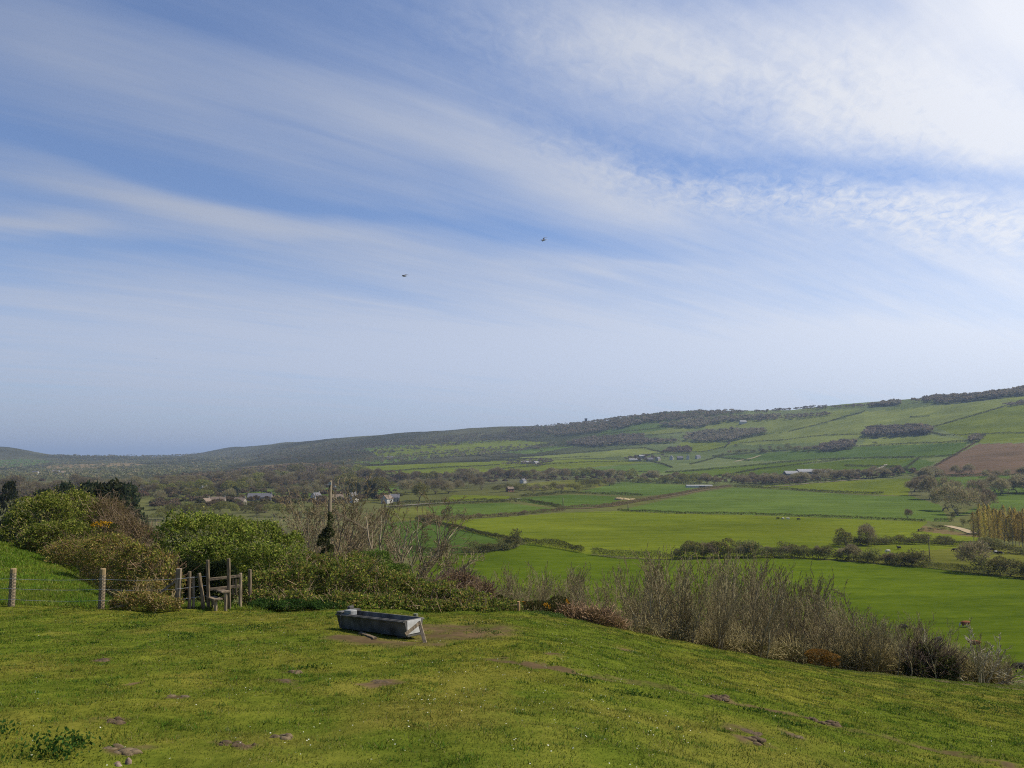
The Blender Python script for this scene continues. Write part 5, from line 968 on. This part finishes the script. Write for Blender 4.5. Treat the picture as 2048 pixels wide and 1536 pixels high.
def house(px, py, w, d, h, rh, rz, wall, roof, label, cat='house', ch=1, win=True, ymin=300, name='house', group=None):
    p = G(px, py, ymin); o = empty(name, p, label, cat, group, R(rz)); a, b = w / 2, d / 2; B = Box()
    B.add([(-a, -b, -1), (a, -b, -1), (a, b, -1), (-a, b, -1), (-a, -b, h), (a, -b, h), (a, b, h), (-a, b, h), (-a, 0, h + rh), (a, 0, h + rh)], [(0, 1, 5, 4), (2, 3, 7, 6), (1, 2, 6, 9, 5), (3, 0, 4, 8, 7)]); B.build('wall', M_WALLS[wall], o)
    e, t = .35, .22; s = rh / b; rf = Box()
    for sg in (-1, 1): rf.add([(-a - e, sg * (b + e), h - s * e + .06), (a + e, sg * (b + e), h - s * e + .06), (a + e, 0, h + rh + .06), (-a - e, 0, h + rh + .06), (-a - e, sg * (b + e), h - s * e + .06 + t), (a + e, sg * (b + e), h - s * e + .06 + t), (a + e, 0, h + rh + .06 + t), (-a - e, 0, h + rh + .06 + t)], [(0, 1, 2, 3), (4, 5, 6, 7), (0, 1, 5, 4), (1, 2, 6, 5), (3, 0, 4, 7)])
    ro = rf.build('roof', M_ROOFS[roof], o)
    for k in range(ch): c = Box(); cx = (a - .6) * (1 if k == 0 else -1); c.box((cx, 0, h + rh + .5), (.9, .7, 1.6)); c.box((cx, 0, h + rh + 1.42), (.5, .4, .3)); c.build('chimney', M_WALLS['brick' if wall == 'brick' else 'stone'], ro)
    if win:
        for lv in ([1.2] if h < 4 else [1.2, 3.7]):
            for k in range(max(2, int(w / 3))): x = -a + (k + .5) * w / max(2, int(w / 3)); Box().box((x, -b - .02, lv + .3), (1.0, .1, 1.2)).build('window', M_PANE, o)
        Box().box((a + .02, 0, 3.9 if h > 4 else 1.6), (.1, .9, 1.1)).build('window', M_PANE, o)
    else: Box().box((a * .2, -b - .03, h * .42), (w * .25, .1, h * .8)).build('door', M_WALLS['dark'], o)
    return o
for a in [
 (407, 984, 9, 6, 5, 3.4, 62, 'white', 'slate', 'white gabled cottage among trees, far left of the village'), (412, 1010, 8, 6, 3.5, 2.6, 70, 'white', 'tile', 'low house with white gable at the left end of the village'), (436, 1009, 13, 7, 3.6, 3.4, 8, 'stone', 'tile', 'broad brown roofed house next to the low white gable'), (480, 1009, 10, 7, 3.6, 3, -8, 'stone', 'tile', 'brown roofed cottage right of the broad roofed house'),
 (520, 1000, 24, 8, 3.4, 3.8, 4, 'stone', 'slate', 'long dark slate roofed building below the paddock'), (706, 1004, 9, 6.5, 5, 4, 68, 'white', 'slate', 'bright white gable seen right of the utility pole'), (774, 1006, 9, 7, 4.4, 3, 60, 'white', 'tile', 'small white house at the bend of the valley lane'), (788, 1003, 10, 6, 4, 3, 10, 'stone', 'slate', 'grey house beside the small white one'), (632, 1000, 9, 6, 4.4, 3, 60, 'white', 'slate', 'white gable half hidden left of the utility pole'), (675, 1003, 10, 6, 4.2, 3, 20, 'brick', 'tile', 'reddish house behind the bare trees by the pole'),
 (1300, 924, 15, 8, 5, 4, 12, 'stone', 'slate', 'dark stone farmhouse in the middle of the farmstead'), (1316, 922, 14, 8, 5, 4, 55, 'stone', 'slate', 'stone barn right of the dark farmhouse'), (1343, 920, 12, 8, 6, 5, 70, 'white', 'slate', 'white gabled house under the farmstead copse'), (1376, 919, 11, 7, 6.5, 5, 75, 'white', 'slate', 'tall white gable near the right end of the farmstead'), (1396, 918, 12, 7, 5, 4, 30, 'white', 'slate', 'rightmost small white house of the farmstead'), (1360, 920, 14, 8, 5, 4, 5, 'stone', 'slate', 'stone cottage between the two white gables'),
 (1020, 985, 8, 6, 3.5, 2.5, 30, 'brick', 'tile', 'small red hut by the brown thicket'), (1046, 967, 9, 7, 4, 3, 60, 'white', 'slate', 'small white barn at the left end of the tree belt'), (112, 948, 16, 9, 5, 4, 20, 'white', 'slate', 'white house in the far left plain'), (70, 950, 16, 9, 5, 4, -10, 'white', 'slate', 'leftmost pale house in the far left plain'), (128, 950, 14, 9, 5, 4, 50, 'white', 'tile', 'pale house right of the white one in the far plain'), (1486, 848, 22, 10, 6, 5, 10, 'white', 'pale', 'pale house by the wood on the upper slope'), (780, 918, 18, 10, 6, 5, 10, 'white', 'slate', 'pale house on the hazy left slope')]:
    house(*a, group='houses of the valley')
for a in [(1270, 923, 30, 12, 4, 2.5, 6, 'white', 'pale', 'long low barn with pale roof at the left of the farmstead'), (1284, 918, 16, 10, 6, 3, 10, 'stone', 'pale', 'upright pale barn behind the long one'), (1590, 952, 34, 14, 5, 4, 4, 'dark', 'grey', 'leftmost grey shed of the valley farm'), (1612, 950, 30, 14, 6, 4, 8, 'dark', 'grey', 'large grey shed in the middle of the valley farm'), (1628, 956, 20, 12, 4, 3, 50, 'white', 'pale', 'pale roofed shed in front of the grey ones'), (1648, 950, 28, 12, 5, 4, 2, 'dark', 'grey', 'rightmost grey shed of the valley farm'), (1052, 928, 26, 12, 4, 3, 8, 'stone', 'pale', 'pale roofed barn of the left hill farm'), (1072, 929, 16, 10, 4, 3, 50, 'stone', 'grey', 'small grey barn of the left hill farm'), (1398, 976, 34, 6, 2.2, 1.0, 3, 'white', 'pale', 'long white low shed at the head of the brown track'), (650, 975, 30, 9, 3.4, 1.2, 4, 'white', 'pale', 'long flat white building above the green paddock')]:
    house(*a, cat='barn', ch=0, win=False, name='barn', group='barns and sheds of the valley')
def church():
    p = G(1172, 848, 1500); o = empty('church_tower', p, 'square church tower standing above the skyline wood', 'church'); B = Box(); B.box((0, 0, 6), (10, 10, 26)); B.build('tower', M_WALLS['dark'], o)
    c = Box(); c.box((0, 0, 19.4), (10.8, 10.8, .8))
    for sx in (-1, 1):
        for sy in (-1, 1): c.box((sx * 4.4, sy * 4.4, 21.2), (1.6, 1.6, 2.8))
        c.box((sx * 4.8, 0, 20.6), (1, 7, 1.6)); c.box((0, sx * 4.8, 20.6), (7, 1, 1.6))
    c.build('parapet', M_WALLS['dark'], o); Box().box((0, -5.1, 14), (2.2, .3, 4)).build('window', M_PANE, o)
church()
lump('straw_heap', 'pale straw heap at the corner of the brown track', 'straw heap', 1248, 1001, 16, 3.0, mat_noise('straw', (.26, .19, .09), (.42, .33, .17), .6, bump=.5), 71, None, 12)

# ------------------------------------------------------------------ cows
def cow_mesh(name, graze=True, seed=1):
    # joints: x forward, z up; one vertex per joint with a radius
    J = {'pel': (-.75, 0, 1.02, .33, .42), 'loin': (-.35, 0, .95, .38, .47), 'belly': (.1, 0, .9, .42, .52), 'chest': (.5, 0, .95, .36, .48), 'with': (.72, 0, 1.06, .25, .36), 'neck': (1.02, 0, .95 if graze else 1.3, .14, .2), 'poll': (1.3, 0, .55 if graze else 1.52, .11, .14), 'nose': (1.42, 0, .18 if graze else 1.36, .075, .085), 'rump': (-.95, 0, 1.16, .16, .2)}
    E = [('pel', 'loin'), ('loin', 'belly'), ('belly', 'chest'), ('chest', 'with'), ('with', 'neck'), ('neck', 'poll'), ('poll', 'nose'), ('pel', 'rump')]
    for s, y in (('l', .2), ('r', -.2)):
        dx = .12 if s == 'l' else -.1
        J['fs' + s] = (.52, y, .8, .15, .15); J['fk' + s] = (.54 + dx * .5, y, .42, .10, .10); J['ff' + s] = (.52 + dx, y, .04, .06, .07); J['hs' + s] = (-.72, y, .85, .17, .2); J['st' + s] = (-.62 - dx * .4, y, .62, .11, .12); J['hk' + s] = (-.84 - dx * .6, y, .45, .095, .10); J['hf' + s] = (-.78 - dx, y, .04, .06, .07); J['ear' + s] = (1.24, y * 1.15, .66 if graze else 1.58, .035, .05)
        E += [('chest', 'fs' + s), ('fs' + s, 'fk' + s), ('fk' + s, 'ff' + s), ('pel', 'hs' + s), ('hs' + s, 'st' + s), ('st' + s, 'hk' + s), ('hk' + s, 'hf' + s), ('poll', 'ear' + s)]
    J['t1'] = (-1.1, 0, 1.1, .035, .035); J['t2'] = (-1.13, .02, .6, .03, .03); E += [('rump', 't1'), ('t1', 't2')]
    ks = list(J); me = bpy.data.meshes.new(name); me.from_pydata([J[k][:3] for k in ks], [(ks.index(a), ks.index(b)) for a, b in E], []); o = bpy.data.objects.new('tmp', me); COL.objects.link(o); sk = o.modifiers.new('skin', 'SKIN'); sk.use_smooth_shade = True
    for i, k in enumerate(ks): v = me.skin_vertices[0].data[i]; v.radius = J[k][3:5]; v.use_root = (k == 'pel')
    sb = o.modifiers.new('sub', 'SUBSURF'); sb.levels = 1; sb.render_levels = 1; dg = bpy.context.evaluated_depsgraph_get(); out = bpy.data.meshes.new_from_object(o.evaluated_get(dg)); bpy.data.objects.remove(o); out.name = name; return out
M_HIDE = mat_leaf('cow_hide', 0, 0, .8, .15)
def paint(me, style):
    me = me.copy(); n = len(me.vertices); P = np.empty(n * 3, np.float32); me.vertices.foreach_get('co', P); P = P.reshape(-1, 3); C = np.zeros((n, 4), np.float32); C[:, 3] = 1
    if style == 'red': C[:, :3] = (.22, .075, .028); w = (P[:, 0] > 1.1) | ((P[:, 2] < .35)) | ((P[:, 0] > .7) & (P[:, 2] > 1.25)); C[w, :3] = (.6, .54, .46)
    elif style == 'black': C[:, :3] = (.016, .014, .013)
    elif style == 'pied': C[:, :3] = (.018, .016, .015); w = (vn3(P.astype(float), .55, 4) > .58) | (P[:, 2] < .3); C[w, :3] = (.62, .6, .55)
    elif style == 'whiteface': C[:, :3] = (.02, .016, .014); C[P[:, 0] > 1.15, :3] = (.62, .6, .55)
    else: C[:, :3] = (.55, .5, .42)
    me.attributes.new('col', 'FLOAT_COLOR', 'POINT').data.foreach_set('color', C.ravel()); me.materials.clear(); me.materials.append(M_HIDE); return me
CG, CS = cow_mesh('cow_grazing'), cow_mesh('cow_standing', False)
HID = {(g, s): paint(CG if g else CS, s) for g in (0, 1) for s in ('red', 'black', 'pied', 'whiteface', 'cream')}
for px, py, g, st, rz, lab, ymin in [
 (1931, 1255, 1, 'red', 185, 'red brown white faced cow grazing in the bright pasture', 90), (1949, 1296, 0, 'red', 150, 'red and white cow half hidden behind the scrub twigs', 80), (2040, 1345, 1, 'black', 178, 'black cow grazing at the right picture edge', 80), (1806, 1262, 1, 'black', 20, 'dark cow behind the scrub top, left of the white faced one', 90), (1838, 1270, 1, 'whiteface', 5, 'black cow with white face just above the scrub', 90), (1877, 1288, 1, 'black', 30, 'black cow mostly hidden by ivy twigs', 80),
 (1976, 1100, 0, 'pied', 170, 'black and white cow standing left in the herd by the poplars', 180), (1992, 1108, 1, 'pied', 10, 'black and white cow at the front of the herd by the poplars', 180), (2000, 1109, 1, 'whiteface', 0, 'white faced black cow at the right of the herd by the poplars', 180), (1984, 1103, 0, 'black', 185, 'black cow at the back of the herd by the poplars', 180), (2044, 1106, 0, 'pied', 60, 'pied cow alone at the right edge beyond the herd', 180), (1798, 1099, 0, 'black', 200, 'black cow on the dull grazing behind the ragged hedge', 180), (1776, 1106, 1, 'cream', 190, 'cream cow grazing behind the ragged hedge', 180), (1910, 1103, 1, 'black', 170, 'small dark cow left of the broad reddish tree', 180),
 (1556, 1040, 1, 'black', 0, 'leftmost dark cow of the small group in the broad light field', 250), (1566, 1041, 1, 'pied', 190, 'second cow of the small group, black and white', 250), (1576, 1041, 0, 'cream', 180, 'pale cow of the small group in the broad light field', 250), (1597, 1042, 1, 'black', 10, 'dark cow apart on the right of the small group', 250), (1837, 1064, 0, 'black', 240, 'dark cow alone on the brown trodden field', 200)]:
    p = G(px, py, ymin); o = bpy.data.objects.new('cow', HID[(g, st)]); COL.objects.link(o); o.location = p; o.rotation_euler = (0, 0, R(rz)); tag(o, lab, 'cow', 'cows grazing in the valley')

# ------------------------------------------------------------------ gulls
def gull(px, py, Y, rz, roll, label, sc=1, name='gull'):
    root = empty(name, PT(px, py, Y), label, 'bird', 'birds in the sky', R(rz)); root.rotation_euler = (R(roll), 0, R(rz)); root.scale = (sc, sc, sc)
    mb = mat_noise('gull_body', (.35, .35, .36), (.5, .5, .5), 4, bump=0); mw = mat_noise('gull_wing', (.10, .10, .11), (.2, .2, .21), 4, bump=0)
    Box().tube([(-.34, 0, 0), (-.22, 0, 0), (-.05, 0, -.01), (.14, 0, 0), (.24, 0, .03), (.29, 0, .03), (.35, 0, .02)], [.015, .05, .085, .075, .045, .04, .012], 8).build('body', mb, root, smooth=True)
    t = Box(); t.add([(-.3, -.03, 0), (-.3, .03, 0), (-.46, .09, 0), (-.46, -.09, 0), (-.3, -.03, .012), (-.3, .03, .012), (-.46, .09, .008), (-.46, -.09, .008)], [(0, 3, 2, 1), (4, 5, 6, 7), (0, 1, 5, 4), (1, 2, 6, 5), (2, 3, 7, 6), (3, 0, 4, 7)]); t.build('tail', mb, root)
    for s in (-1, 1):
        st = [(0, .05, .02, .17, .0), (.03, .32, .13, .18, .0), (.02, .52, .15, .14, .0), (-.10, .78, .06, .08, 0), (-.22, .92, .0, .015, 0)]; V, Fc = [], []
        for (x, y, z, c, _) in st: V += [(x + c * .5, s * y, z), (x - c * .5, s * y, z), (x - c * .1, s * y, z + .018)]
        for i in range(len(st) - 1):
            for j in range(3): q = (i * 3 + j, i * 3 + (j + 1) % 3, i * 3 + 3 + (j + 1) % 3, i * 3 + 3 + j); Fc.append(q)
        Box().add(V, Fc + [(0, 1, 2), (12, 13, 14)]).build('wing', mw, root)
gull(1087, 480, 85, 160, -30, 'gull flying with bent wings, the higher of the two large birds'); gull(809, 552, 88, 165, -18, 'gull gliding lower and left of the other large bird'); gull(313, 717, 420, 120, 5, 'tiny distant bird low in the left sky', 1.0, 'bird')

# ------------------------------------------------------------------ air
def haze():
    b = Box(); b.box((0, 21900, 80), (84000, 44200, 452)); me = bpy.data.meshes.new('haze'); me.from_pydata(b.v, [], b.f)
    m, n, l = newmat('haze_air'); out = n.new('ShaderNodeOutputMaterial'); p = n.new('ShaderNodeVolumePrincipled'); l(p.outputs[0], out.inputs['Volume'])
    p.inputs['Color'].default_value = (.57, .73, 1, 1); p.inputs['Density'].default_value = HAZE; p.inputs['Anisotropy'].default_value = .2
    o = link('haze', me, m); tag(o, 'pale blue air that fades the far hills', 'haze', kind='stuff')
HAZE = 7.5e-5
haze()
